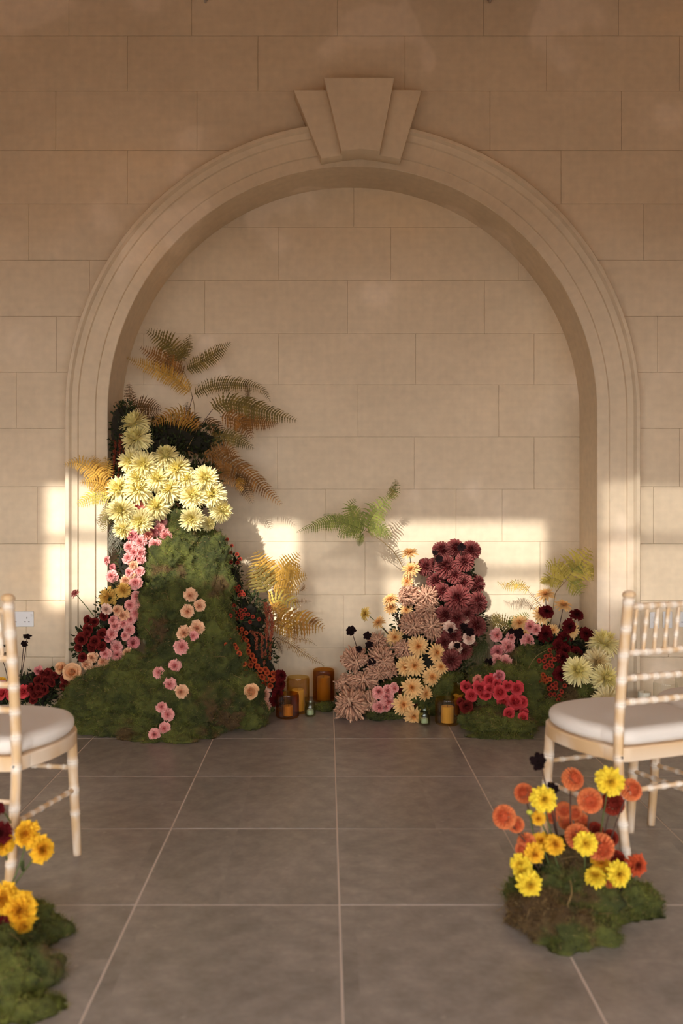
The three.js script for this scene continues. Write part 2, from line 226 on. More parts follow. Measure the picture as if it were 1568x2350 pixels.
function makeChair(label) {
  const c = thing('chiavari_chair', label, 'chair', V(0, 0, 0), 'limewashed wedding chairs');
  const RH = [0.137, 0.215, 0.29, 0.405, 0.495, 0.57, 0.646, 0.724, 0.804, 0.885], sx = 0.172;
  const backZ = (y) => 0.178 + 0.055 * Math.pow(Math.max(0, 0.42 - y) / 0.42, 1.5) + 0.05 * Math.pow(Math.max(0, y - 0.45) / 0.47, 1.4);
  for (const s of [-1, 1]) mesh('back_post', rod(0, 0.893, 0.0155, 0.0165, RH, (y) => [s * sx, backZ(y)], true, 16), wood, c);
  for (const s of [-1, 1]) mesh('front_leg', rod(0, 0.415, 0.0145, 0.0185, [0.145, 0.225, 0.32], (y) => [s * (0.178 - 0.012 * (y - 0.42)), -0.165 - 0.035 * (0.42 - y) / 0.42], false, 16), wood, c);
  const P = (s, y) => V(s * sx, y, backZ(y));
  for (const y of [0.87, 0.728, 0.65, 0.575]) mesh('back_rail', between(P(-1, y), P(1, y), 0.0105, 0.042), wood, c);
  for (let k = 0; k < 8; k++) { const x = lerp(-0.14, 0.14, k / 7); mesh('spindle', between(V(x, 0.733, backZ(0.728)), V(x, 0.865, backZ(0.87)), 0.0068, 0.045), wood, c); }
  const fl = (s, y) => V(s * (0.178 - 0.012 * (y - 0.42)), y, -0.165 - 0.035 * (0.42 - y) / 0.42);
  for (const s of [-1, 1]) { mesh('side_stretcher', between(fl(s, 0.225), P(s, 0.245), 0.0085), wood, c); }
  mesh('front_stretcher', between(fl(-1, 0.30), fl(1, 0.30), 0.0085), wood, c); mesh('back_stretcher', between(P(-1, 0.305), P(1, 0.305), 0.0085), wood, c);
  const fr = new THREE.ExtrudeGeometry(seatShape(0.006), { depth: 0.034, bevelEnabled: true, bevelSize: 0.005, bevelThickness: 0.005, bevelSegments: 3, curveSegments: 16 }).rotateX(Math.PI / 2).translate(0, 0.433, 0);
  mesh('seat_frame', paint(fr, (x, y, z) => limed(0.25, fbm(x * 12, y * 30, z * 12, 3) * 1.5)), wood, c);
  const cu = new THREE.ExtrudeGeometry(seatShape(-0.020), { depth: 0.006, bevelEnabled: true, bevelSize: 0.03, bevelThickness: 0.024, bevelSegments: 7, curveSegments: 18 }).rotateX(Math.PI / 2).translate(0, 0.468, 0);
  const p = cu.attributes.position; for (let i = 0; i < p.count; i++) { const d = Math.hypot(p.getX(i), p.getZ(i)); if (p.getY(i) > 0.465) p.setY(i, p.getY(i) + 0.006 * Math.cos(Math.min(1, d / 0.22) * 1.57)); }
  mesh('cushion', uvPlane(cu, 'x', 'z'), cushionMat, c);
  for (const s of [-1, 1]) mesh('bolt', new THREE.CylinderGeometry(0.0035, 0.0035, 0.004, 10).rotateX(Math.PI / 2).translate(s * sx, 0.412, backZ(0.412) + 0.0165), std({ color: col(0.3, 0.3, 0.28), metalness: 1, roughness: 0.4 }), c);
  return c;
}
const chair = makeChair('limewashed bamboo-style chair behind the moss mound of orange dahlias');
chair.rotation.y = 0.36; chair.position.set(0.985, 0, 2.075);
function copyChair(x, z, turn, label) { const c = chair.clone(); c.name = numbered('chiavari_chair'); c.position.set(x, 0, z); c.rotation.y = turn; c.userData = { ...chair.userData, label }; scene.add(c); return c; }
copyChair(1.43, 1.87, 0.38, 'limewashed chair cut off by the right edge, next to the glass candle cylinders');
copyChair(-1.05, 2.19, -0.17, 'limewashed bamboo-style chair beside the golden chrysanthemums and moss, socket behind it');

// ------------------------------------------------------------------ sockets, hooks
const plastic = std({ color: col(0.78, 0.77, 0.76), roughness: 0.35 }), hole = std({ color: col(0.01, 0.01, 0.01), roughness: 0.8 });
const slot = (w, h) => rbox(w, h, 0.0012, 0.0004, 0, 0, 0.0092);
function socketPlate(label, p, double) {
  const s = thing('wall_socket', label, 'socket', p), w = double ? 0.148 : 0.086;
  mesh('plate', rbox(w, 0.086, 0.009, 0.003, 0, 0, 0.0045, 3), plastic, s);
  for (const x of double ? [-0.037, 0.037] : [0]) {
    for (const [dx, dy, a, b] of [[0, 0.011, 0.0045, 0.009], [-0.011, -0.011, 0.0085, 0.0045], [0.011, -0.011, 0.0085, 0.0045]]) mesh('socket_hole', slot(a, b).translate(x + dx, dy - 0.004, 0), hole, s);
    mesh('rocker', rbox(0.010, 0.014, 0.004, 0.001, x + (double ? (x < 0 ? -0.024 : 0.024) : 0.028), 0.022, 0.0095), plastic, s);
  }
  return s;
}
function switchPlate(label, p) {
  const s = thing('wall_switch', label, 'switch', p, 'switch plates on the right wall');
  mesh('plate', rbox(0.052, 0.092, 0.009, 0.003, 0, 0, 0.0045, 3), plastic, s); mesh('rocker', rbox(0.026, 0.036, 0.006, 0.0015, 0, 0.002, 0.0095), plastic, s); return s;
}
socketPlate('white double socket on the wall behind the left chair back', at(48, 1420.5, 0.001), true);
switchPlate('white blank plate, nearer to the arch of the two narrow plates', at(1501.5, 1423, 0.001));
switchPlate('white blank plate, nearer to the socket of the two narrow plates', at(1531.5, 1422, 0.001));
socketPlate('white double socket at the right edge, beyond the chair spindles', at(1584, 1421, 0.001), true);
const hookMat = std({ color: col(0.42, 0.36, 0.30), roughness: 0.5 });
for (const [x, w] of [[473, 'left'], [1123, 'right']]) {
  const p = at(x, 1, 0), h = thing('wall_hook', `small grey hook above the ${w} haunch of the arch, at the top edge`, 'hook', p, 'hooks at the top of the wall');
  mesh('base', new THREE.CylinderGeometry(0.011, 0.013, 0.012, 16).rotateX(Math.PI / 2).translate(0, 0.006, 0.006), hookMat, h);
  mesh('arm', tube([V(0, 0.006, 0.01), V(0, 0.004, 0.03), V(0, -0.010, 0.042), V(0, -0.022, 0.034), V(0, -0.022, 0.022)], 0.0075, 0.006, 8, 12), hookMat, h);
}

// ------------------------------------------------------------------ candles and glass
const glassOf = (r, g, b, rough = 0.06) => phys({ color: col(r, g, b), transmission: 1, thickness: 0, roughness: rough, ior: 1.6, specularIntensity: 0.7 });
const amber = glassOf(0.91, 0.79, 0.52), amberDark = glassOf(0.82, 0.63, 0.35), sage = glassOf(0.80, 0.85, 0.76), clear = glassOf(0.97, 0.97, 0.95);
const wax = phys({ color: col(0.88, 0.72, 0.42), roughness: 0.55, sheen: 0.2 }), waxWhite = phys({ color: col(0.80, 0.77, 0.62), roughness: 0.55 }), wick = std({ color: col(0.05, 0.04, 0.03), roughness: 0.9 });
function ribbed(r, h, ribs, th = 0.004, depth = 0.004) {   // a thick-walled tumbler, fluted outside
  const prof = [[0.0005, 0.0], [r - 0.008, 0], [r - 0.002, 0.003], [r, 0.010], [r, h * 0.35], [r, h * 0.7], [r, h - 0.012], [r + 0.0006, h - 0.006], [r, h - 0.001], [r - th / 2, h], [r - th, h - 0.001], [r - th, 0.012], [r - th - 0.004, 0.008], [0.0005, 0.008]];
  const g = new THREE.LatheGeometry(prof.map(([a, b]) => new THREE.Vector2(a, b)), ribs * 6), p = g.attributes.position;
  for (let i = 0; i < p.count; i++) { const x = p.getX(i), y = p.getY(i), z = p.getZ(i), q = Math.hypot(x, z), a = Math.atan2(z, x); if (q > r - 0.001 && y > 0.006 && y < h - 0.011) { const k = (q + depth * (Math.abs(Math.cos(a * ribs / 2)) - 0.5)) / q; p.setX(i, x * k); p.setZ(i, z * k); } }
  g.computeVertexNormals(); return g;
}
function candle(label, p, r, h, mat, tilt = 0) {
  const c = thing('pillar_candle', label, 'candle', p);
  mesh('wax', new THREE.LatheGeometry([[0.0004, 0], [r - 0.001, 0], [r, 0.002], [r, h - 0.004], [r - 0.003, h - 0.0005], [r - 0.007, h - 0.002], [r * 0.5, h - 0.006], [0.0004, h - 0.007]].map(([a, b]) => new THREE.Vector2(a, b)), 32), mat, c);
  mesh('wick', tube([V(0, h - 0.008, 0), V(0.0005, h, 0), V(0.002, h + 0.006, 0.001)], 0.0011, 0.0008, 6, 4), wick, c); return c;
}
function holder(name, label, p, geo, mat, group) { const t = thing(name, label, 'candle holder', p, group); mesh('glass', geo, mat, t); return t; }
const amberHolders = [
  [660, 1652, 0.061, 0.130, amberDark, 'short dark amber glass left of the small green glass, front of three', [0.004, 0.027, 0.056]],
  [684, 1640, 0.062, 0.196, amber, 'tall olive amber ribbed glass behind the short amber one', [0.0, 0.036, 0.118]],
  [743, 1614, 0.061, 0.186, amberDark, 'tall amber glass against the niche wall, under the drooping fern tip', [0.0, 0.040, 0.135]],
  [1027, 1668, 0.062, 0.136, amber, 'short amber ribbed glass right of the green glass, front of the pair', [0.0, 0.034, 0.086]],
  [1056, 1648, 0.060, 0.190, amber, 'tall amber glass half hidden behind the hot pink spray roses', [0.0, 0.040, 0.12]]];
for (const [px, py, r, h, m, label, [dx, cr, ch]] of amberHolders) {
  const f = floorAt(px, py); f.z -= r; f.x *= (DIST - f.z) / (DIST - f.z - r); const k = holder('amber_candle_holder', label, f, ribbed(r, h, 36), m, 'amber glass candle holders');
  candle('pillar candle inside the ' + label.replace(/,.*/, ''), f.clone().add(V(dx, 0.0085, 0)), cr, ch, wax);
}
for (const [px, py, label] of [[712, 1647, 'small green glass votive beside the left amber candles'], [976, 1667, 'small green glass votive between peach flowers and amber candle']]) {
  const f = floorAt(px, py), r = 0.031, h = 0.08; f.z -= r;
  const g = new THREE.LatheGeometry([[0.0005, 0], [0.022, 0], [0.03, 0.006], [0.032, 0.02], [0.0315, 0.05], [0.028, 0.060], [0.0265, 0.066], [0.029, 0.074], [0.030, 0.08], [0.0285, 0.0805], [0.027, 0.074], [0.0245, 0.066], [0.026, 0.060], [0.029, 0.05], [0.0295, 0.02], [0.027, 0.010], [0.0005, 0.008]].map(([a, b]) => new THREE.Vector2(a, b)), 40);
  holder('green_votive_glass', label, f, g, sage, 'small green votive glasses');
  candle('white tealight inside the ' + label.replace('small ', ''), f.clone().add(V(0, 0.0105, 0)), 0.019, 0.026, waxWhite);
}
{ // white pillar and clear cylinders behind the right chair
  const f = floorAt(1479, 1644); candle('ivory pillar candle behind the right chair, by the wall', f, 0.034, 0.135, waxWhite);
  const g1 = floorAt(1528, 1650); holder('clear_glass_cylinder', 'clear ribbed glass cylinder right of the ivory candle', g1, ribbed(0.062, 0.20, 36, 0.0035), clear, 'clear glass cylinders');
  candle('ivory candle inside the clear glass cylinder right of the pillar', g1.clone().add(V(0, 0.009, 0)), 0.036, 0.075, waxWhite);
  const g2 = floorAt(1575, 1640); holder('clear_glass_cylinder', 'clear ribbed glass cylinder at the right edge behind the chairs', g2, ribbed(0.055, 0.22, 36, 0.0035), clear, 'clear glass cylinders');
}
// ------------------------------------------------------------------ plant materials and petal building
const petalMat = phys({ vertexColors: true, roughness: 0.72, transmission: 0.16, thickness: 0, side: THREE.DoubleSide, specularIntensity: 0.3 });
const velvetMat = phys({ vertexColors: true, roughness: 0.9, specularIntensity: 0.25, side: THREE.DoubleSide });
const leafMat = phys({ vertexColors: true, roughness: 0.65, transmission: 0.2, thickness: 0, side: THREE.DoubleSide, specularIntensity: 0.35 });
const stemMat = std({ color: col(0.10, 0.13, 0.035), roughness: 0.7 }), stemDark = std({ color: col(0.09, 0.045, 0.03), roughness: 0.7 }), stemTan = std({ color: col(0.24, 0.15, 0.05), roughness: 0.75 });
const mixc = (a, b, t) => [lerp(a[0], b[0], t), lerp(a[1], b[1], t), lerp(a[2], b[2], t)];
class Build {
  constructor() { this.p = []; this.c = []; this.i = []; }
  vert(v, c) { this.p.push(v.x, v.y, v.z); this.c.push(c[0], c[1], c[2]); return this.p.length / 3 - 1; }
  grid(rows) { const w = rows[0].length; for (let r = 0; r < rows.length - 1; r++) for (let k = 0; k < w - 1; k++) { const a = rows[r][k], b = rows[r][k + 1], c = rows[r + 1][k], d = rows[r + 1][k + 1]; this.i.push(a, c, b, b, c, d); } }
  geo() { const g = new THREE.BufferGeometry(); g.setAttribute('position', new THREE.Float32BufferAttribute(this.p, 3)); g.setAttribute('color', new THREE.Float32BufferAttribute(this.c, 3)); g.setIndex(this.i); g.computeVertexNormals(); return g; }
}
// one petal: starts at radius r0 in direction phi (flower axis +z), its slope runs from a0 to a1 (radians above the flat), across is cupped
function petal(B, { phi, r0 = 0.05, z0 = 0, len, w, a0, a1, cup = 0.2, n = 4, m = 2, shape = 0.6, tip = 0.05, c0, c1, ruffle = 0, twist = 0, curl = 0, jig = 0, round = 0 }) {
  const rows = [], cp = Math.cos(phi), sp = Math.sin(phi); let r = r0, z = z0; const ph = rnd() * 9, tone = 1 + rr(-jig, jig);
  for (let i = 0; i <= n; i++) {
    const t = i / n, a = lerp(a0, a1, t) + curl * Math.pow(t, 3), ww = w * Math.max(tip, Math.pow(Math.sin(Math.PI * (0.08 + 0.92 * Math.pow(t, shape) * 0.86)), 0.8)) * (i === n ? tip / Math.max(tip, 0.3) + (tip > 0.4 ? 0.45 : 0) : 1), row = [];
    if (i) { r += Math.cos(a) * len / n; z += Math.sin(a) * len / n; }
    const c = mixc(c0, c1, Math.pow(t, 1.2)).map((q) => q * tone), tw = twist * t;
    for (let k = 0; k <= m; k++) {
      const s = k / m * 2 - 1, side = s * ww, lift = cup * Math.abs(s) * ww * 1.0 + ruffle * t * t * (Math.sin(s * 9 + ph) + Math.sin(s * 21 + ph * 3) * 0.6), tx = side * Math.cos(tw), tz = side * Math.sin(tw);
      const rn = r - Math.sin(a) * (lift + tz), zn = z + Math.cos(a) * (lift + tz);
      const back = ruffle ? (Math.sin(k * 2.4 + ph) * 0.5) * ruffle * t : 0;
      const pull = round * s * s * len * 0.34 * Math.pow(t, 2.5), rq = rn + back - Math.cos(a) * pull, zq = zn - Math.sin(a) * pull;
      row.push(B.vert(V(cp * rq - sp * tx, sp * rq + cp * tx, zq), c));
    }
    rows.push(row);
  }
  B.grid(rows);
}
const D = Math.PI / 180;
function layers(list, jit = 0.12) { const B = new Build(); for (const L of list) { const off = rnd() * 7; for (let k = 0; k < L.n; k++) petal(B, { ...L, n: L.seg ?? 4, phi: off + (k + rr(-jit, jit) * 2) * 2 * Math.PI / L.n, len: L.len * rr(0.86, 1.1), a0: L.a0 * D + rr(-jit, jit), a1: L.a1 * D + rr(-jit, jit) * 2.2, jig: L.jig ?? 0.1 }); } return B; }
function dome(B, r, z, h, c, n = 12) { const rows = []; for (let a = 0; a <= 4; a++) { const row = [], q = a / 4 * 0.5 * Math.PI; for (let k = 0; k <= n; k++) row.push(B.vert(V(Math.cos(k / n * 6.2832) * Math.cos(q) * r, Math.sin(k / n * 6.2832) * Math.cos(q) * r, z + Math.sin(q) * h), c)); rows.push(row); } B.grid(rows); return B; }
const FORMS = {
  // shaggy incurved show chrysanthemum: pointed outer petals droop, the middle is closed
  shaggy: (o, i) => { const B = new Build(), N = 270; for (let k = 0; k < N; k++) { const t = (k + 0.5) / N, phi = k * 2.39996 + rr(-0.25, 0.25), e = lerp(88, -28, Math.pow(t, 0.72)) * D, g = Math.min(1, 0.4 + t * 1.3); petal(B, { phi, r0: 0.02 + 0.22 * Math.pow(t, 0.6), z0: 0.3 * (1 - t) - 0.06, len: (0.34 + 0.58 * g) * rr(0.86, 1.12), w: 0.056 + 0.026 * g, a0: e + rr(0.1, 0.35), a1: e + lerp(0.75, -0.85, t) + rr(-0.45, 0.45), cup: 0.6, n: 4, m: 2, shape: 0.65, tip: 0.2, c0: mixc(i, o, Math.min(1, 0.3 + t * 1.3)), c1: mixc(i, o, Math.min(1, 0.45 + t * 1.2)), jig: 0.1 }); } return dome(B, 0.3, 0.0, 0.22, i); },
  // rounded reflexed ball of spoon petals, closed crown
  ball: (o, i) => { const B = new Build(), N = 190; for (let k = 0; k < N; k++) { const t = (k + 0.5) / N, th = Math.acos(1 - 1.45 * t), phi = k * 2.39996 + rr(-0.12, 0.12), e = Math.PI / 2 - th, big = Math.min(1, 0.35 + t * 1.6), r = Math.sin(th) * 0.42, z = Math.cos(th) * 0.36; petal(B, { phi, r0: r, z0: z, len: 0.30 + 0.34 * big, w: 0.045 + 0.045 * big, a0: e + rr(0.1, 0.35) + 0.5 * (1 - big), a1: e + rr(-0.9, -0.3) * big - 0.5 * t + 0.9 * (1 - big), cup: 0.6, n: 4, m: 2, shape: 0.75, tip: 0.4, c0: mixc(i, o, 0.35), c1: mixc(o, [1, 0.6, 0.5], 0.05 + rnd() * 0.08), jig: 0.2 }); } return dome(B, 0.40, 0.12, 0.26, i); },
  // spider: long rolled ribbons that hook at the end
  spider: (o, i) => { const B = new Build(); for (let k = 0; k < 210; k++) { const t = k / 210, a = lerp(84, -45, Math.pow(t, 0.8)) + rr(-22, 22), hook = rr(4.0, 9.5); petal(B, { phi: k * 2.39996 + rr(-0.3, 0.3), r0: 0.05 + 0.14 * t, z0: 0.16 * (1 - t), len: rr(0.9, 1.45), w: rr(0.036, 0.05), a0: (a + 10) * D, a1: (a - rr(10, 45)) * D, curl: hook * (rnd() < 0.62 ? -1 : 1), twist: rr(-1.1, 1.1), cup: 0.85, n: 13, m: 2, shape: 0.75, tip: 0.75, c0: mixc(i, o, 0.35 + rnd() * 0.4), c1: mixc(o, i, rnd() * 0.25), jig: 0.16 }); } return B; },
  // open daisy-like mum: flat outer petals, orange heart
  open: (o, i) => layers([
    { n: 17, r0: 0.1, len: 0.92, w: 0.125, a0: 6, a1: -16, c0: mixc(i, o, 0.7), c1: o, cup: 0.35, tip: 0.22 }, { n: 17, r0: 0.1, z0: 0.03, len: 0.84, w: 0.12, a0: 20, a1: -2, c0: mixc(i, o, 0.6), c1: o, cup: 0.35, tip: 0.22 }, { n: 16, r0: 0.09, z0: 0.06, len: 0.68, w: 0.11, a0: 36, a1: 14, c0: mixc(i, o, 0.4), c1: o, cup: 0.4, tip: 0.22 },
    { n: 14, r0: 0.08, z0: 0.08, len: 0.50, w: 0.1, a0: 52, a1: 40, c0: mixc(i, o, 0.15), c1: mixc(i, o, 0.9), cup: 0.5, tip: 0.3 }, { n: 13, r0: 0.05, z0: 0.1, len: 0.34, w: 0.08, a0: 68, a1: 72, c0: i, c1: mixc(i, o, 0.5), cup: 0.5, tip: 0.3 }, { n: 9, r0: 0.02, z0: 0.12, len: 0.25, w: 0.06, a0: 80, a1: 100, c0: i, c1: mixc(i, o, 0.15), cup: 0.5, tip: 0.3 }], 0.16),
  // frilled carnation: a dome of crumpled, pale-edged petals
  carnation: (o, i) => { const m1 = mixc(i, o, 0.3), m2 = mixc(i, o, 0.75); return layers([
    { n: 7, r0: 0.06, z0: -0.06, len: 0.98, w: 0.44, a0: 14, a1: -22, c0: m1, c1: o, cup: 0.05, ruffle: 0.07, seg: 4, m: 8, tip: 0.75, shape: 0.95 }, { n: 7, r0: 0.06, z0: 0.0, len: 0.9, w: 0.42, a0: 32, a1: -4, c0: m1, c1: o, cup: 0.05, ruffle: 0.09, seg: 4, m: 8, tip: 0.75, shape: 0.95 }, { n: 7, r0: 0.06, z0: 0.06, len: 0.78, w: 0.38, a0: 50, a1: 14, c0: m1, c1: o, cup: 0.08, ruffle: 0.10, seg: 4, m: 8, tip: 0.75, shape: 0.95 },
    { n: 7, r0: 0.05, z0: 0.12, len: 0.66, w: 0.34, a0: 66, a1: 34, c0: i, c1: m2, cup: 0.1, ruffle: 0.11, seg: 4, m: 7, tip: 0.75, shape: 0.95 }, { n: 6, r0: 0.04, z0: 0.17, len: 0.55, w: 0.28, a0: 78, a1: 56, c0: i, c1: m2, cup: 0.1, ruffle: 0.11, seg: 4, m: 7, tip: 0.75, shape: 0.95 }, { n: 5, r0: 0.01, z0: 0.2, len: 0.46, w: 0.22, a0: 86, a1: 82, c0: i, c1: mixc(i, o, 0.55), cup: 0.2, ruffle: 0.10, seg: 4, m: 6, tip: 0.75, shape: 0.95 }], 0.2); },
  // cupped rose: outer petals open, inner ones wrapped round the heart
  rose: (o, i) => layers([
    { n: 5, r0: 0.10, z0: -0.32, len: 1.02, w: 0.56, a0: 10, a1: 46, c0: i, c1: o, cup: 0.35, seg: 5, m: 5, tip: 0.78, shape: 0.85, round: 1.05, curl: -1.3 }, { n: 5, r0: 0.10, z0: -0.30, len: 1.0, w: 0.54, a0: 26, a1: 72, c0: i, c1: o, cup: 0.45, seg: 5, m: 5, tip: 0.78, shape: 0.85, round: 1.05, curl: -1.1 }, { n: 5, r0: 0.10, z0: -0.28, len: 1.0, w: 0.48, a0: 40, a1: 92, c0: i, c1: o, cup: 0.55, seg: 5, m: 5, tip: 0.78, shape: 0.85, round: 1.05, curl: -0.7 },
    { n: 5, r0: 0.10, z0: -0.24, len: 0.94, w: 0.40, a0: 52, a1: 108, c0: i, c1: mixc(i, o, 0.85), cup: 0.65, seg: 5, m: 5, tip: 0.78, shape: 0.85, round: 1.05, curl: -0.2 }, { n: 5, r0: 0.08, z0: -0.18, len: 0.86, w: 0.32, a0: 62, a1: 112, c0: i, c1: mixc(i, o, 0.65), cup: 0.8, seg: 5, m: 4, tip: 0.78, shape: 0.85, round: 1.05 }, { n: 4, r0: 0.05, z0: -0.12, len: 0.8, w: 0.24, a0: 72, a1: 112, c0: i, c1: mixc(i, o, 0.5), cup: 0.9, seg: 4, m: 4, tip: 0.78, shape: 0.85, round: 1.05 }, { n: 3, r0: 0.02, z0: -0.06, len: 0.72, w: 0.16, a0: 82, a1: 106, c0: i, c1: mixc(i, o, 0.4), cup: 1, seg: 4, m: 4, tip: 0.78, shape: 0.85, round: 1.05 }], 0.1),
  // small button: short petals round a domed eye
  button: (o, i) => { const B = layers([{ n: 17, r0: 0.36, len: 0.62, w: 0.15, round: 0.6, a0: 30, a1: -5, c0: o, c1: o, cup: 0.3, tip: 0.5, seg: 2, m: 1 }, { n: 13, r0: 0.34, z0: 0.06, len: 0.44, w: 0.12, a0: 55, a1: 30, c0: o, c1: o, cup: 0.3, tip: 0.5, seg: 2, m: 1 }]); const rows = []; for (let a = 0; a <= 3; a++) { const row = [], q = a / 3 * 0.5 * Math.PI; for (let k = 0; k <= 10; k++) row.push(B.vert(V(Math.cos(k / 10 * 6.2832) * Math.cos(q) * 0.42, Math.sin(k / 10 * 6.2832) * Math.cos(q) * 0.42, 0.02 + Math.sin(q) * 0.2), i)); rows.push(row); } B.grid(rows); return B; },
  // velvety chocolate cosmos
  cosmos: (o, i) => dome(layers([{ n: 8, r0: 0.1, len: 0.95, w: 0.36, round: 0.8, a0: 22, a1: 0, c0: i, c1: o, cup: 0.15, ruffle: 0.05, seg: 4, m: 5, tip: 0.62, shape: 0.9 }, { n: 9, r0: 0.03, z0: 0.04, len: 0.24, w: 0.06, a0: 60, a1: 80, c0: i, c1: i, tip: 0.5, seg: 2 }]), 0.15, 0.02, 0.1, i),
  // ball dahlia: short rolled petals in spirals all over a globe
  dahlia: (o, i) => { const B = new Build(), N = 150; for (let k = 0; k < N; k++) { const t = (k + 0.6) / N, th = Math.acos(1 - 1.75 * t), phi = k * 2.39996, e = Math.PI / 2 - th, g = Math.min(1, 0.25 + t * 2.4), r = Math.sin(th) * (0.60 - 0.05 * (1 - g)), z = Math.cos(th) * 0.58 - 0.02; petal(B, { phi, r0: r, z0: z, len: 0.16 + 0.22 * g, w: 0.05 + 0.075 * g, a0: e + rr(0.15, 0.35) + 0.7 * (1 - g), a1: e - rr(0.25, 0.55) * g + 0.9 * (1 - g), cup: 0.95, n: 3, m: 4, shape: 0.7, tip: 0.66, round: 0.7, c0: mixc(i, o, 0.15 + 0.3 * g), c1: mixc(mixc(i, o, 0.45), o, Math.min(1, t * 1.9)), jig: 0.14 }); } return dome(B, 0.46, 0.28, 0.26, mixc(i, o, 0.3)); },
  // decorative dahlia: rows of broad rounded petals, small hollow eye
  formal: (o, i) => layers([
    { n: 14, r0: 0.1, z0: -0.05, len: 0.92, w: 0.19, a0: 0, a1: -44, c0: o, c1: o, cup: 0.4, tip: 0.6, round: 0.8, m: 4 }, { n: 15, r0: 0.1, z0: 0.0, len: 0.92, w: 0.19, a0: 14, a1: -22, c0: mixc(i, o, 0.6), c1: o, cup: 0.4, tip: 0.6, round: 0.8, m: 4 }, { n: 15, r0: 0.1, z0: 0.06, len: 0.84, w: 0.18, a0: 30, a1: -4, c0: mixc(i, o, 0.5), c1: o, cup: 0.45, tip: 0.6, round: 0.8, m: 4 }, { n: 14, r0: 0.1, z0: 0.12, len: 0.70, w: 0.16, a0: 46, a1: 14, c0: mixc(i, o, 0.4), c1: o, cup: 0.45, tip: 0.6, round: 0.8, m: 4 },
    { n: 13, r0: 0.1, z0: 0.17, len: 0.54, w: 0.13, a0: 60, a1: 40, c0: i, c1: mixc(i, o, 0.8), cup: 0.5, tip: 0.6, round: 0.8, m: 4 }, { n: 11, r0: 0.08, z0: 0.2, len: 0.42, w: 0.10, a0: 72, a1: 74, c0: i, c1: mixc(i, o, 0.6), cup: 0.5, tip: 0.6, round: 0.8 }, { n: 9, r0: 0.05, z0: 0.22, len: 0.30, w: 0.08, a0: 80, a1: 108, c0: i, c1: mixc(i, o, 0.3), cup: 0.6, tip: 0.6, round: 0.8 }], 0.14),
};
// kinds of bloom: [form, outer colour, heart colour, material, stem]
const KIND = {
  paleMum: ['shaggy', [0.95, 0.85, 0.44], [0.90, 0.76, 0.13], petalMat, stemMat], creamMum: ['shaggy', [0.87, 0.76, 0.44], [0.78, 0.48, 0.10], petalMat, stemMat],
  burgundyMum: ['ball', [0.165, 0.018, 0.018], [0.10, 0.008, 0.009], velvetMat, stemMat], spiderMum: ['spider', [0.78, 0.50, 0.33], [0.42, 0.13, 0.08], petalMat, stemMat],
  peachMum: ['open', [0.88, 0.60, 0.27], [0.82, 0.34, 0.06], petalMat, stemDark], yellowPeachMum: ['open', [0.85, 0.62, 0.18], [0.75, 0.50, 0.08], petalMat, stemMat], goldMum: ['shaggy', [0.83, 0.55, 0.14], [0.78, 0.42, 0.05], petalMat, stemMat],
  pinkCarnation: ['carnation', [0.88, 0.44, 0.39], [0.75, 0.13, 0.14], petalMat, stemMat], deepPinkCarnation: ['carnation', [0.74, 0.28, 0.27], [0.54, 0.06, 0.08], petalMat, stemMat], peachCarnation: ['carnation', [0.89, 0.57, 0.35], [0.85, 0.32, 0.15], petalMat, stemMat], coralCarnation: ['carnation', [0.76, 0.28, 0.2], [0.6, 0.09, 0.08], petalMat, stemMat],
  creamCarnation: ['carnation', [0.86, 0.62, 0.48], [0.80, 0.40, 0.30], petalMat, stemMat], redCarnation: ['carnation', [0.105, 0.006, 0.007], [0.06, 0.003, 0.004], velvetMat, stemMat], brickSpray: ['rose', [0.17, 0.016, 0.013], [0.10, 0.007, 0.007], velvetMat, stemMat],
  hotRose: ['rose', [0.74, 0.085, 0.10], [0.62, 0.03, 0.035], petalMat, stemMat], pinkRose: ['rose', [0.8, 0.3, 0.32], [0.7, 0.14, 0.16], petalMat, stemMat], gardenRose: ['rose', [0.88, 0.54, 0.30], [0.86, 0.40, 0.13], petalMat, stemMat], saladRose: ['rose', [0.87, 0.50, 0.36], [0.84, 0.34, 0.2], petalMat, stemMat],
  button: ['button', [0.33, 0.042, 0.022], [0.07, 0.01, 0.008], velvetMat, stemMat], orangeButton: ['button', [0.45, 0.075, 0.024], [0.13, 0.015, 0.008], velvetMat, stemMat], cosmos: ['cosmos', [0.010, 0.003, 0.004], [0.008, 0.003, 0.003], velvetMat, stemDark],
  orangeDahlia: ['dahlia', [0.76, 0.25, 0.085], [0.62, 0.09, 0.035], petalMat, stemDark], redDahlia: ['formal', [0.62, 0.10, 0.03], [0.20, 0.012, 0.008], petalMat, stemDark], darkDahlia: ['dahlia', [0.30, 0.038, 0.018], [0.18, 0.014, 0.01], velvetMat, stemDark],
  yellowDahlia: ['formal', [0.88, 0.66, 0.045], [0.80, 0.50, 0.03], petalMat, stemMat], goldDahlia: ['formal', [0.86, 0.50, 0.03], [0.78, 0.34, 0.02], petalMat, stemMat], marigold: ['carnation', [0.87, 0.50, 0.025], [0.80, 0.30, 0.012], petalMat, stemMat],
};
const bloomCache = {};
function bloomGeo(kind, v) { const key = kind + v; if (!bloomCache[key]) bloomCache[key] = FORMS[KIND[kind][0]](KIND[kind][1], KIND[kind][2]).geo(); return bloomCache[key]; }
const calyxGeo = new THREE.LatheGeometry([[0.01, -0.34], [0.09, -0.3], [0.14, -0.16], [0.2, 0.0], [0.12, 0.05]].map(([a, b]) => new THREE.Vector2(a, b)), 10).rotateX(Math.PI / 2);
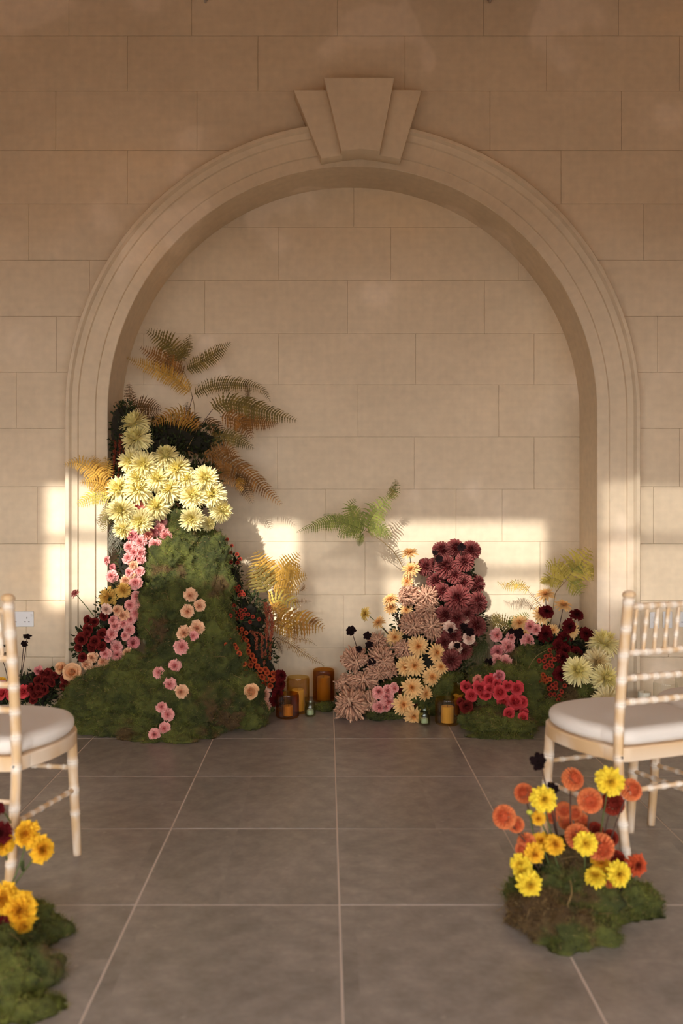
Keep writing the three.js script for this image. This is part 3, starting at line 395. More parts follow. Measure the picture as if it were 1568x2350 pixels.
const leafGeo = (() => { const B = new Build(); petal(B, { phi: 0, r0: 0, len: 1, w: 0.22, a0: 0.3, a1: -0.3, cup: 0.25, n: 5, m: 2, shape: 0.7, tip: 0.06, c0: [0.035, 0.048, 0.014], c1: [0.06, 0.075, 0.022] }); return B.geo(); })();
const qz = (dir) => new THREE.Quaternion().setFromUnitVectors(V(0, 0, 1), dir.clone().normalize());

// support bodies: ellipsoids (pixel centre, depth, radii) that moss and greenery are made of; flowers are set on whatever the view meets there
const bodies = [];
function body(px, py, z, rx, ry, rz) { const k = (DIST - z) / FOCAL, b = { c: at(px, py, z), r: V(rx * k, ry * k, rz) }; bodies.push(b); return b; }
function meet(px, py, from = 0) {
  const o = camera.position, d = at(px, py, 0).sub(o).normalize(); let best = Infinity;
  for (const { c, r } of bodies.slice(from)) { const e = o.clone().sub(c).divide(r), f = d.clone().divide(r), A = f.dot(f), B = e.dot(f), C = e.dot(e) - 1, q = B * B - A * C; if (q > 0) { const t = (-B - Math.sqrt(q)) / A; if (t > 0 && t < best) best = t; } }
  if (best < Infinity) { const p = o.clone().addScaledVector(d, best); return p; }
  return null;
}
const ORD = ['first', 'second', 'third', 'fourth', 'fifth', 'sixth', 'seventh', 'eighth', 'ninth', 'tenth', 'eleventh', 'twelfth', 'thirteenth', 'fourteenth'];
// a set of single flowers: rows of [x, y, radius, options]; every flower gets its own label from its row and place, unless options.label is given
function flowers({ zone, kind, phrase, where, group, rows, rowH = 60, z, facing = [0, 0.15, 1], spread = 0.35, stem = 0.09, name }) {
  const [ox, oy, sc] = zone, list = rows.map(([x, y, R, o = {}]) => ({ px: ox + x / sc, py: oy + y / sc, R: R / sc, kind, ...o }));
  const order = [...list].filter((f) => !f.label).sort((a, b) => a.py - b.py), ranks = []; let row = null;
  for (const f of order) { if (!row || f.py - row.y > rowH / sc) { row = { y: f.py, items: [] }; ranks.push(row); } row.items.push(f); }
  ranks.forEach((r, j) => { r.items.sort((a, b) => a.px - b.px); const n = r.items.length; r.items.forEach((f, i) => {
    const down = ranks.length === 1 ? '' : j === 0 ? 'in the top row ' : j === ranks.length - 1 ? 'in the bottom row ' : `in ${ORD[j]} row down `;
    const pl = n === 1 ? (ranks.length === 1 ? '' : 'alone ') : i === 0 ? 'leftmost ' : i === n - 1 ? 'rightmost ' : `${ORD[i]} from left `;
    f.label = `${f.phrase ?? phrase}, ${pl}${down}${where}`; }); });
  for (const f of list) {
    const [form, , , mat, sm] = KIND[f.kind]; const zz = f.z ?? z; let p;
    const hit = zz === undefined ? meet(f.px, f.py) : null;
    p = zz !== undefined ? at(f.px, f.py, zz) : hit ? at(f.px, f.py, hit.z + 0.008 + 0.3 * f.R * (DIST - hit.z) / FOCAL) : at(f.px, f.py, nearestZ(f.px, f.py));
    const R = f.R * (DIST - p.z) / FOCAL, dir = V(...(f.face ?? facing)); dir.x += rr(-spread, spread) * (f.face ? 0.3 : 1); dir.y += rr(-spread, spread) * (f.face ? 0.3 : 1); dir.normalize();
    const nm = name ?? { shaggy: 'chrysanthemum', ball: 'chrysanthemum', spider: 'spider_chrysanthemum', open: 'chrysanthemum', carnation: 'carnation', rose: 'rose', cosmos: 'chocolate_cosmos', dahlia: 'ball_dahlia', formal: 'dahlia', button: 'button_chrysanthemum' }[form];
    const t = thing(nm, f.label, 'flower', p, f.group ?? group); const q = qz(dir);
    const b = mesh('bloom', bloomGeo(f.kind, Math.floor(rnd() * 3)), mat, t); b.quaternion.copy(q).multiply(new THREE.Quaternion().setFromAxisAngle(V(0, 0, 1), rnd() * 7)); b.scale.setScalar(R * 1.04 * (GROW[f.kind] ?? 1));
    const cx = mesh('calyx', calyxGeo, sm, t); cx.quaternion.copy(q); cx.scale.setScalar(R);
    const back = dir.clone().multiplyScalar(-R * 0.3), end = f.to ? at(f.to[0], f.to[1], f.to[2] ?? p.z - 0.02).sub(p) : dir.clone().multiplyScalar(-stem * 0.55).add(V(0, -stem * 0.8, -stem * 0.3));
    const midp = back.clone().lerp(end, 0.5).add(dir.clone().multiplyScalar(-R * 0.25)); mesh('stem', tube([back, midp, end], 0.0022, 0.0026, 5, 6), sm, t);
    if (f.leaf) { const l = mesh('leaf', leafGeo, leafMat, t); l.position.copy(midp); l.scale.setScalar(R * 1.1); l.rotation.set(rr(-1, 1), rr(-0.6, 0.6), rr(0, 6)); }
  }
}
function nearestZ(px, py) { let s = 0, w = 0; for (const { c, r } of bodies) { const k = FOCAL / (DIST - c.z), x = VPX + c.x * k, y = VPY - (c.y - EYE) * k, d = Math.max(1, (x - px) ** 2 + (y - py) ** 2); const q = 1 / d ** 3; s += q * (c.z + r.z * 0.3); w += q; } return s / w; }
// a branched spray: one stem that forks to several blooms
function spray({ zone, kind, label, name, rows, group, root, z, category = 'flower', facing = [0, 0.2, 1], spread = 0.5, off = 0.015 }) {
  const [ox, oy, sc] = zone, pts = rows.map(([x, y, R, k]) => { const px = ox + x / sc, py = oy + y / sc, h = z === undefined ? meet(px, py) : null; return { p: z !== undefined ? at(px, py, z + rr(-0.02, 0.02)) : at(px, py, h ? h.z + off : nearestZ(px, py)), R: R / sc, k: k ?? kind }; });
  const m = pts.reduce((a, q) => a.add(q.p), V(0, 0, 0)).multiplyScalar(1 / pts.length), base = root ? at(root[0], root[1], root[2] ?? m.z - 0.05) : m.clone().add(V(0, -0.10, -0.07)); base.y = Math.max(base.y, 0.01);
  const t = thing(name, label, category, base, group), fork = m.clone().sub(base).multiplyScalar(0.45);
  const stems = [tube([V(0, 0, 0), fork.clone().multiplyScalar(0.6).add(V(0.004, 0, 0)), fork], 0.0028, 0.002, 5, 5)];
  for (const q of pts) {
    const p = q.p.clone().sub(base), R = q.R * (DIST - q.p.z) / FOCAL, dir = V(...facing).add(V(rr(-spread, spread), rr(-spread, spread), 0)).normalize();
    const b = mesh('bloom', bloomGeo(q.k, Math.floor(rnd() * 3)), KIND[q.k][3], t); b.position.copy(p); b.quaternion.copy(qz(dir)); b.scale.setScalar(R * 1.05 * (GROW[q.k] ?? 1));
    const c = p.clone().addScaledVector(dir, -R * 0.25); stems.push(tube([fork, fork.clone().lerp(c, 0.6).addScaledVector(dir, -0.012), c], 0.0018, 0.0014, 4, 4));
  }
  mesh('stem', merge(stems), KIND[kind][4], t);
  return t;
}
// ------------------------------------------------------------------ moss, greenery
const mossMat = std({ vertexColors: true, roughness: 1 }), fibreMat = std({ roughness: 0.95, side: THREE.DoubleSide });
const fibreGeo = (() => { const B = new Build(), c = [1, 1, 1], r = []; for (let i = 0; i <= 3; i++) { const t = i / 3, w = 0.05 * (1 - t * 0.85); r.push([B.vert(V(-w, t, 0.32 * t * t), c), B.vert(V(w, t, 0.32 * t * t), c)]); } B.grid(r); const g = B.geo(); g.deleteAttribute('color'); return g; })();
const mossTone = (x, y, z, dry = 0) => { const a = fbm(x * 5 + 3, y * 5, z * 5, 4), b = fbm(x * 19, y * 19 + 7, z * 19, 3), brown = smooth(fbm(x * 4.3 + 9, y * 4.3, z * 4.3 + 4, 3) + b * 0.4 + dry, 0.15, 0.32); const g = mixc([0.028, 0.034, 0.006], [0.098, 0.104, 0.018], clamp(0.45 + a * 1.5 + b * 1.1, 0, 1)); return mixc(g, [0.075, 0.038, 0.014], brown * 0.85); };
function lumpGeo(b, dry, detail = 30) {
  const g = mergeVertices(new THREE.IcosahedronGeometry(1, detail).deleteAttribute('uv').deleteAttribute('normal')), p = g.attributes.position, R = Math.cbrt(b.r.x * b.r.y * b.r.z);
  for (let i = 0; i < p.count; i++) { const v = V(p.getX(i), p.getY(i), p.getZ(i)), w = v.clone().multiply(b.r).add(b.c); const d = 1 + (fbm(w.x * 9, w.y * 9, w.z * 9, 3) * 0.10 + fbm(w.x * 30, w.y * 30, w.z * 30, 3) * 0.045) / R * 1.0; const q = v.multiply(b.r).multiplyScalar(clamp(d, 0.6, 1.4)).add(b.c); p.setXYZ(i, q.x, Math.max(0.0015, q.y), q.z); }
  g.computeVertexNormals(); return paint(g, (x, y, z) => mossTone(x, y, z, dry));
}
function mossMound(label, list, fibres, len = [0.010, 0.024], straws = 14, detail = 28) {
  const first = body(...list[0]), t = thing('moss_mound', label, 'moss', V(first.c.x, 0, first.c.z)), o = t.position, bs = [first, ...list.slice(1).map((l) => body(...l))], geos = [];
  bs.forEach((b, i) => { const g = lumpGeo(b, list[i][6] ?? 0, detail).translate(-o.x, -o.y, -o.z); geos.push(g); mesh('moss_clump', g, mossMat, t); });
  // fuzz: short bent fibres sown over the visible skin
  const inside = (w, k) => bs.some((b, j) => j !== k && w.clone().sub(b.c).divide(b.r).length() < 0.93);
  const areas = bs.map((b) => b.r.x * b.r.y + b.r.y * b.r.z + b.r.x * b.r.z), total = areas.reduce((a, b) => a + b), mats = [], cols = [], M = new THREE.Matrix4(), q = new THREE.Quaternion(), q2 = new THREE.Quaternion(), spots = [];
  bs.forEach((b, k) => {
    const g = geos[k], P = g.attributes.position, Nn = g.attributes.normal, n = Math.round(fibres * areas[k] / total), cand = []; for (let i = 0; i < P.count; i++) cand.push(i);
    for (let j = 0; j < n; j++) {
      const i = Math.floor(rnd() * P.count), v = V(P.getX(i), P.getY(i), P.getZ(i)), nn = V(Nn.getX(i), Nn.getY(i), Nn.getZ(i)), w = v.clone().add(o);
      if (nn.z < -0.45 || w.y < 0.003 && nn.y < 0 || inside(w, k)) continue;
      v.add(V(rr(-0.007, 0.007), rr(-0.007, 0.007), rr(-0.003, 0.003)));
      const dir = nn.clone().add(V(rr(-0.8, 0.8), rr(-0.7, 0.9), rr(-0.8, 0.8))).normalize(), L = rr(...len);
      q.setFromUnitVectors(V(0, 1, 0), dir); q2.setFromAxisAngle(V(0, 1, 0), rnd() * 7); q.multiply(q2);
      M.compose(v, q, V(L * rr(0.8, 1.5), L, L * 1.3)); mats.push(M.clone());
      const c = mossTone(w.x, w.y, w.z, (list[k][6] ?? 0)), f = rr(0.8, 2.3), tan = rnd() < 0.06; cols.push(tan ? [0.30, 0.2, 0.08] : [c[0] * f * 1.15, c[1] * f * 1.15, c[2] * f]);
      if (j % 97 === 0) spots.push([v, nn]);
    }
  });
  const im = new THREE.InstancedMesh(fibreGeo, fibreMat, mats.length); im.name = 'moss_fibre'; im.userData.kind = 'stuff'; mats.forEach((m, i) => { im.setMatrixAt(i, m); im.setColorAt(i, col(...cols[i])); }); im.castShadow = im.receiveShadow = true; t.add(im);
  for (let k = 0; k < straws && spots.length; k++) { const [v, n] = spots[Math.floor(rnd() * spots.length)], s = V(rr(-1, 1), rr(-0.8, 0.4), rr(-0.2, 0.4)).normalize().multiplyScalar(rr(0.03, 0.08)), a = v.clone().addScaledVector(n, 0.006); if (n.z < 0.1) continue; mesh('straw', tube([a, a.clone().addScaledVector(s, 0.5).addScaledVector(n, 0.012).add(V(rr(-0.012, 0.012), 0.004, 0)), a.clone().add(s).addScaledVector(n, -0.008)].map((p) => { p.y = Math.max(p.y, 0.004 - o.y); return p; }), 0.0011, 0.0006, 4, 8), stemTan, t); }
  return t;
}
// leafy greenery filling an ellipsoid: dark lobed leaves on short twigs
function greenery(label, list, perM2 = 5200, size = [0.016, 0.032], tone = [0.35, 0.9]) {
  const bs = list.map((l) => body(...l)), o = bs[0].c.clone(); o.y = 0;
  const mats = [], cols = [], M = new THREE.Matrix4(), q = new THREE.Quaternion(), twigs = [];
  for (const b of bs) {
    const A = 4 * Math.PI * Math.pow((Math.pow(b.r.x * b.r.y, 1.6) + Math.pow(b.r.y * b.r.z, 1.6) + Math.pow(b.r.x * b.r.z, 1.6)) / 3, 1 / 1.6), n = Math.round(A * perM2);
    for (let i = 0; i < n; i++) {
      const u = V(rr(-1, 1), rr(-1, 1), rr(-1, 1)); if (u.length() > 1 || u.length() < 0.1) continue; u.setLength(Math.pow(rnd(), 0.4) * 0.97);
      const w = u.clone().multiply(b.r).add(b.c); if (w.y < 0.012 || w.z < -ND + 0.02 || (w.z < 0.09 && Math.abs(w.x - CX) > RIN - 0.02)) continue;
      const dir = u.clone().add(V(rr(-0.8, 0.8), rr(-0.5, 0.9), rr(-0.3, 0.9))).normalize(); q.setFromUnitVectors(V(1, 0, 0), dir).multiply(new THREE.Quaternion().setFromAxisAngle(V(1, 0, 0), rnd() * 7)); const s = rr(...size);
      M.compose(w.clone().sub(o), q, V(s, s, s)); mats.push(M.clone()); const f = rr(...tone), yel = rnd() < 0.08 ? 1.8 : 1; cols.push([f * yel, f * (yel > 1 ? 1.4 : 1), f]);
    }
    for (let k = 0; k < 16; k++) { const e = V(rr(-1, 1), rr(-0.3, 1), rr(-0.6, 1)).normalize().multiplyScalar(0.9).multiply(b.r), s = V(b.c.x - o.x, Math.max(0.004, b.c.y - b.r.y * 0.9), b.c.z - o.z); twigs.push(tube([s, s.clone().lerp(e.clone().add(b.c).sub(o), 0.5).add(V(0, 0.01, -0.01)), e.add(b.c).sub(o)], 0.0026, 0.0014, 4, 5)); }
  }
  const t = thing('greenery', label, 'foliage', o); t.userData.kind = 'stuff';
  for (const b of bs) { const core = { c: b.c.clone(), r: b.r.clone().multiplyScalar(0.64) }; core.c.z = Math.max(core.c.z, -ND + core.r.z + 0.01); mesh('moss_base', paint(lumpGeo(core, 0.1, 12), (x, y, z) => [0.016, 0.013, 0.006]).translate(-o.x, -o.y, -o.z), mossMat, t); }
  const im = new THREE.InstancedMesh(leafGeo, leafMat, mats.length); im.name = 'leaves'; im.userData.kind = 'stuff'; mats.forEach((m, i) => { im.setMatrixAt(i, m); im.setColorAt(i, col(...cols[i])); }); im.castShadow = im.receiveShadow = true; t.add(im);
  mesh('twigs', merge(twigs), stemMat, t); return t;
}
mossMound('tall moss-covered tower cascading from the left of the niche to the floor', [
  [430, 1400, 0.17, 96, 100, 0.16], [432, 1215, 0.10, 42, 46, 0.10], [395, 1300, 0.16, 68, 66, 0.13], [482, 1310, 0.14, 46, 80, 0.11], [372, 1430, 0.24, 52, 76, 0.13], [488, 1440, 0.2, 48, 100, 0.13], [440, 1500, 0.30, 105, 80, 0.15], [500, 1535, 0.30, 66, 84, 0.14], [330, 1580, 0.36, 105, 76, 0.17],
  [240, 1615, 0.36, 98, 66, 0.15], [415, 1615, 0.40, 130, 82, 0.18], [530, 1610, 0.34, 72, 74, 0.14], [178, 1645, 0.38, 56, 42, 0.11], [290, 1665, 0.46, 120, 40, 0.12], [430, 1672, 0.50, 95, 34, 0.12], [562, 1645, 0.34, 52, 36, 0.10], [508, 1650, 0.47, 42, 26, 0.06, 0.5], [375, 1696, 0.60, 80, 16, 0.08], [590, 1640, 0.33, 26, 26, 0.06, 0.35], [375, 1445, 0.33, 34, 44, 0.06, 0.25], [340, 1372, 0.2, 24, 40, 0.07]], 420000, [0.006, 0.016], 60);
greenery('dark leaves behind the pale yellow chrysanthemums and pink carnations', [[345, 1090, 0.03, 88, 120, 0.12], [290, 1200, 0.14, 32, 66, 0.07], [310, 1290, 0.16, 42, 110, 0.09], [280, 1410, 0.20, 62, 80, 0.10], [215, 1480, 0.24, 52, 52, 0.08], [440, 1110, 0.05, 70, 70, 0.10], [400, 1005, -0.08, 120, 50, 0.10], [285, 1000, 0.03, 34, 90, 0.07]]);
greenery('dark leaves under the red button chrysanthemums right of the moss tower', [[538, 1330, -0.02, 20, 60, 0.06], [566, 1415, 0.0, 50, 66, 0.09], [590, 1505, 0.08, 48, 66, 0.10], [625, 1590, 0.08, 28, 55, 0.07]]);
mossMound('mossy base between the peach chrysanthemums and the amber candles on the right', [[960, 1600, 0.06, 95, 42, 0.13], [1030, 1590, 0.06, 55, 50, 0.11], [884, 1643, 0.20, 34, 9, 0.05], [742, 1622, -0.02, 26, 8, 0.06]], 42000, [0.006, 0.017], 12, 20);
mossMound('low moss mound under the hot pink spray roses on the right', [[1160, 1590, 0.20, 92, 62, 0.14], [1145, 1662, 0.44, 78, 32, 0.14], [1245, 1560, 0.06, 110, 76, 0.13], [1330, 1602, 0.16, 56, 44, 0.09], [1255, 1640, 0.26, 95, 34, 0.12], [1090, 1640, 0.30, 40, 24, 0.07, 0.3], [1150, 1690, 0.56, 62, 10, 0.06]], 110000, [0.006, 0.017], 26, 24);
greenery('dark leaves behind the burgundy and dusty pink chrysanthemums', [[1050, 1320, -0.17, 44, 58, 0.09], [1055, 1425, -0.12, 66, 90, 0.13], [960, 1430, -0.12, 62, 82, 0.10], [1000, 1525, -0.04, 90, 60, 0.13], [860, 1540, -0.08, 70, 55, 0.11], [820, 1610, 0.06, 50, 42, 0.10]]);
greenery('dark leaves behind the dark red carnations on the right', [[1215, 1470, -0.12, 86, 46, 0.09], [1312, 1482, -0.11, 48, 44, 0.08], [1260, 1520, -0.02, 80, 60, 0.10]]);
greenery('dark leaves under the dark red blooms behind the left chair', [[90, 1580, 0.20, 76, 46, 0.09], [20, 1600, 0.20, 50, 34, 0.08]]);
mossMound('moss mound with dahlias at the foot of the right chair', [[1320, 2075, 2.44, 118, 82, 0.11], [1200, 2050, 2.40, 52, 46, 0.06], [1232, 2105, 2.52, 62, 40, 0.06, 0.5], [1400, 2085, 2.42, 96, 66, 0.09], [1465, 2066, 2.36, 50, 44, 0.06], [1325, 2145, 2.58, 104, 50, 0.08], [1310, 1995, 2.38, 60, 56, 0.06, 0.4], [1400, 2030, 2.36, 62, 52, 0.06, 0.3]], 90000, [0.005, 0.014], 20, 24);
mossMound('moss mound in the bottom left corner under golden chrysanthemums', [[20, 2150, 2.58, 105, 70, 0.09], [60, 2130, 2.54, 86, 46, 0.07], [40, 2275, 2.81, 94, 95, 0.10], [60, 2335, 2.90, 74, 46, 0.07], [0, 2340, 2.90, 70, 50, 0.07], [20, 2200, 2.70, 90, 60, 0.08]], 60000, [0.005, 0.014], 8, 24);
// ------------------------------------------------------------------ flowers on the moss tower
const GROW = { paleMum: 1.12, burgundyMum: 1.14, spiderMum: 1.24, creamMum: 1.05, button: 1.1, orangeButton: 1.1 };
const Z1 = [100, 720, 2.376], Z2 = [100, 1180, 4.353], Z3 = [400, 1180, 4.126], Z4 = [660, 1080, 3.409], Z5 = [1000, 1220, 3.409], Z6 = [1080, 1660, 3.213], Z7 = [0, 1320, 2.281], Z9 = [0, 1380, 7.84];
flowers({ zone: Z1, kind: 'paleMum', phrase: 'pale yellow chrysanthemum', where: 'of the tower cluster', group: 'pale yellow chrysanthemums on the moss tower', rowH: 62, facing: [-0.1, 0.3, 1], spread: 0.4, rows: [
  [500, 608, 70, { face: [-0.5, 1.2, 0.55], z: 0.06, label: 'topmost pale yellow chrysanthemum of the tower, seen from the side', to: [330, 1010, 0.0] }], [510, 690, 68, { face: [-0.2, 0.75, 0.8], z: 0.10, label: 'second highest pale yellow chrysanthemum, just under the topmost on the tower' }],
  [480, 805, 58], [545, 825, 65], [668, 785, 60, { face: [0.1, 0.9, 0.7] }], [735, 850, 62], [515, 895, 58], [620, 905, 58], [415, 960, 62], [520, 965, 64], [690, 960, 62], [785, 905, 45], [880, 900, 62], [815, 990, 62], [920, 985, 62], [965, 1075, 52, { face: [0.7, 0.2, 0.7] }], [425, 1075, 62], [620, 1055, 60],
  [530, 1135, 58, { face: [-0.1, 0, 1] }], [810, 1120, 56, { face: [0, -0.1, 1] }], [895, 1145, 34, { face: [0.9, 0, 0.5] }], [440, 1170, 50, { face: [-0.2, -0.3, 0.9] }]] });
flowers({ zone: Z1, kind: 'coralCarnation', group: 'coral carnations', where: '', rows: [[515, 1055, 40, { label: 'coral red carnation tucked among the pale yellow chrysanthemums on the tower' }]] });
flowers({ zone: Z2, kind: 'pinkCarnation', phrase: 'pink carnation', where: 'of the upper tower cascade', group: 'pink carnations cascading down the left of the tower', rowH: 75, facing: [-0.15, 0.15, 1], rows: [
  [1185, 72, 60], [1160, 150, 58], [1100, 180, 52, { kind: 'deepPinkCarnation' }], [1220, 215, 65], [1120, 305, 65], [885, 210, 55, { kind: 'deepPinkCarnation' }], [970, 275, 62], [1045, 205, 48, { kind: 'coralCarnation', phrase: 'coral pink carnation' }], [860, 330, 62], [910, 380, 55], [970, 385, 55], [970, 450, 52], [845, 440, 55], [895, 510, 48, { kind: 'peachCarnation', phrase: 'peach carnation' }]] });
flowers({ zone: Z2, kind: 'pinkCarnation', phrase: 'pink carnation', where: 'of the middle tower cascade', group: 'pink carnations cascading down the left of the tower', rowH: 70, facing: [-0.2, 0.1, 1], rows: [
  [640, 462, 46, { face: [-1, 0.25, 0.4], z: 0.20, to: [285, 1300, 0.14], label: 'small pink carnation leaning left, highest against the pilaster' }], [690, 530, 36, { z: 0.2, kind: 'deepPinkCarnation' }], [683, 620, 60, { z: 0.23, to: [276, 1390, 0.2], label: 'pink carnation on a dark upright stem in front of the pilaster' }],
  [860, 580, 50], [885, 605, 42, { kind: 'peachCarnation', phrase: 'peach carnation' }], [960, 570, 48], [820, 660, 52, { kind: 'peachCarnation', phrase: 'peach carnation' }], [920, 685, 62], [930, 820, 52], [1000, 890, 68], [870, 910, 58], [925, 990, 62], [740, 960, 54, { kind: 'peachCarnation', phrase: 'peach carnation' }]] });
flowers({ zone: Z2, kind: 'pinkCarnation', phrase: 'pink carnation', where: 'of the lower tower cascade', group: 'pink carnations cascading down the left of the tower', rowH: 60, facing: [-0.2, 0.1, 1], rows: [
  [800, 1010, 60, { kind: 'peachCarnation', phrase: 'peach carnation' }], [700, 1060, 54], [870, 1050, 50], [720, 1110, 60], [800, 1090, 50], [860, 1150, 56], [685, 1195, 58], [820, 1215, 48], [650, 1230, 52, { kind: 'deepPinkCarnation', phrase: 'deep pink carnation' }], [895, 1280, 62, { kind: 'deepPinkCarnation', phrase: 'deep pink carnation' }], [730, 1325, 60], [620, 1395, 56], [735, 1405, 58], [840, 1385, 52, { kind: 'peachCarnation', phrase: 'peach carnation' }],
  [315, 795, 46, { face: [-0.8, 0.7, 0.4], z: 0.26, to: [216, 1414, 0.24], label: 'pink carnation on a long bare stem, farthest left in front of the pilaster' }]] });
flowers({ zone: Z2, kind: 'pinkCarnation', phrase: 'pink carnation', where: 'on the lower moss', group: 'carnations pinned to the front of the moss', rowH: 110, facing: [0, 0.15, 1], spread: 0.25, rows: [
  [1155, 1582, 58], [1313, 1515, 62], [1265, 1700, 65], [1380, 1775, 68, { kind: 'peachCarnation', label: 'pale peach carnation low on the moss front, right of a pink one' }], [1180, 1925, 54], [1245, 2000, 62], [1210, 2140, 60], [1110, 2200, 58, { label: 'lowest pink carnation on the moss tower, just above the floor' }]] });
flowers({ zone: Z3, kind: 'peachCarnation', phrase: 'peach carnation', where: 'on the upper moss face', group: 'carnations pinned to the front of the moss', rowH: 90, facing: [0, 0.1, 1], spread: 0.25, rows: [
  [155, 765, 64], [240, 865, 60], [125, 922, 64], [215, 1080, 70], [95, 1127, 70], [180, 1150, 48, { kind: 'pinkCarnation', phrase: 'pink carnation' }], [70, 1255, 68, { kind: 'pinkCarnation', label: 'pink carnation under the five peach ones on the upper moss face' }]] });
flowers({ zone: Z2, kind: 'peachCarnation', phrase: 'peach carnation', where: 'of four under the dark red blooms', group: 'peach carnations at the left foot of the tower', rowH: 40, facing: [-0.2, 0.2, 1], rows: [[490, 1430, 54], [435, 1500, 60], [600, 1475, 64], [510, 1565, 52]] });
flowers({ zone: Z2, kind: 'gardenRose', group: 'garden roses at the left foot of the tower', where: '', rows: [[170, 1535, 60, { face: [-0.3, 0.5, 0.8], label: 'small orange garden rose behind the large peach one, left of the tower' }], [285, 1580, 92, { face: [0.15, 0.35, 1], label: 'large peach garden rose at the left foot of the tower' }]] });
flowers({ zone: Z2, kind: 'goldMum', group: 'golden chrysanthemums beside the pilaster', where: '', rows: [[660, 835, 95, { face: [-0.2, 0.2, 1], z: 0.24, label: 'large golden chrysanthemum in front of the left pilaster' }], [795, 765, 70, { face: [0.2, 0.4, 0.9], label: 'golden chrysanthemum right of the larger one by the pilaster' }], [630, 950, 56, { kind: 'creamCarnation', label: 'pale peach carnation under the large golden chrysanthemum' }]] });
flowers({ zone: Z2, kind: 'brickSpray', phrase: 'dark red rose', where: 'left of the pink carnations', group: 'dark red spray roses left of the tower', rowH: 75, facing: [-0.2, 0.15, 1], spread: 0.5, z: undefined, rows: [[445, 1055, 48], [510, 1075, 44], [600, 1020, 46], [445, 1150, 54], [375, 1250, 60], [510, 1270, 56], [585, 1195, 50], [350, 1330, 46], [480, 1330, 50], [580, 1320, 46], [390, 1430, 44, { label: 'lowest dark red rose of the cluster, against the pilaster foot' }], [430, 1195, 40]] });
spray({ zone: Z9, kind: 'brickSpray', name: 'dark_red_rose_spray', label: 'upper spray of dark red roses between left chair and peach garden rose', group: 'dark red rose sprays behind the left chair', rows: [[700, 1250, 88, 'deepPinkCarnation'], [780, 1300, 70], [860, 1290, 80], [980, 1340, 74], [1060, 1280, 70], [830, 1420, 80], [680, 1420, 84], [930, 1470, 70]] });
spray({ zone: Z9, kind: 'brickSpray', name: 'dark_red_rose_spray', label: 'right spray of dark red roses under the peach garden rose', group: 'dark red rose sprays behind the left chair', rows: [[1160, 1400, 80], [1240, 1460, 62], [1300, 1480, 60], [1150, 1530, 74], [1230, 1540, 55]] });
spray({ zone: Z9, kind: 'brickSpray', name: 'dark_red_rose_spray', label: 'lowest spray of dark red roses just above the left chair cushion', group: 'dark red rose sprays behind the left chair', rows: [[560, 1570, 84], [680, 1560, 80], [800, 1590, 84], [620, 1680, 84], [720, 1660, 72], [600, 1780, 70]] });
flowers({ zone: Z9, kind: 'hotRose', group: 'hot pink roses behind the left chair', where: '', rows: [[420, 1625, 120, { label: 'hot pink rose just right of the left chair post' }], [30, 1660, 110, { label: 'hot pink rose at the left edge, behind the chair back' }], [190, 1690, 90, { label: 'hot pink rose hidden behind the left chair post' }], [50, 1510, 90, { kind: 'deepPinkCarnation', label: 'mauve pink carnation at the left edge above the hot pink rose' }], [40, 1425, 70, { kind: 'goldDahlia', label: 'small yellow bloom at the left edge behind the chair back' }]] });
flowers({ zone: Z9, kind: 'cosmos', group: 'black cosmos behind the left chair', where: '', z: 0.16, spread: 0.3, rows: [[490, 640, 82, { face: [0.1, 0.9, 0.4], to: [48, 1560, 0.14], label: 'nearly black cosmos right of the left chair post, higher one' }], [435, 765, 66, { face: [0.5, 0.4, 0.7], to: [47, 1565, 0.14], label: 'nearly black cosmos right of the left chair post, lower one' }], [110, 800, 60, { face: [-0.2, 0.9, 0.3], to: [22, 1560, 0.14], label: 'nearly black cosmos left of the left chair post, highest there' }], [15, 1010, 55, { face: [-0.6, 0.2, 0.7], to: [18, 1560, 0.14], label: 'nearly black cosmos at the left edge of the picture' }], [110, 960, 60, { face: [0, 0.7, 0.5], to: [20, 1560, 0.14], label: 'nearly black cosmos close left of the chair post, lower one' }]] });
// red button chrysanthemums to the right of the tower
const buttons = (zone, label, root, R, list, kind = 'button', extra = {}) => spray({ zone, kind, name: 'button_chrysanthemum_spray', label, group: 'sprays of red button chrysanthemums', root, rows: list.map(([x, y]) => [x, y, R]), ...extra });
buttons(Z3, 'highest spray of red button chrysanthemums against the niche wall', [520, 1330, 0.0], 21, [[280, 190], [320, 185], [400, 180], [430, 260], [500, 240], [445, 300], [500, 310], [485, 345], [535, 365], [495, 400], [595, 380], [625, 425], [545, 300], [540, 455], [390, 230], [600, 460]], 'button', { z: 0.02 });
buttons(Z3, 'second spray of red button chrysanthemums from the top, left of golden fern', [540, 1400, 0.02], 22, [[540, 630], [560, 660], [535, 680], [510, 725], [610, 690], [600, 720], [640, 735], [620, 765], [575, 700], [660, 760]], 'button', { z: 0.10 });
buttons(Z3, 'third spray of red button chrysanthemums from the top', [550, 1440, 0.04], 21, [[570, 865], [580, 930], [535, 960], [630, 910], [620, 950], [670, 905], [660, 950], [700, 950], [745, 970], [805, 995], [590, 990], [720, 1020], [550, 920], [640, 985]]);
buttons(Z3, 'fourth spray of red button chrysanthemums, brightest red rings, beside the moss', [550, 1500, 0.1], 24, [[590, 1080], [640, 1090], [555, 1085], [630, 1135], [680, 1125], [525, 1170], [565, 1180], [530, 1195], [495, 1235], [575, 1240], [625, 1210], [685, 1195], [660, 1170], [700, 1245], [660, 1275], [595, 1270]], 'orangeButton');
buttons(Z3, 'fifth spray of button chrysanthemums, orange red, above the peach roses', [580, 1570, 0.14], 30, [[700, 1300], [740, 1340], [680, 1345], [615, 1320], [760, 1385], [725, 1430], [700, 1395], [785, 1440], [660, 1420], [815, 1475], [680, 1500], [740, 1530], [775, 1520], [690, 1560]], 'orangeButton');
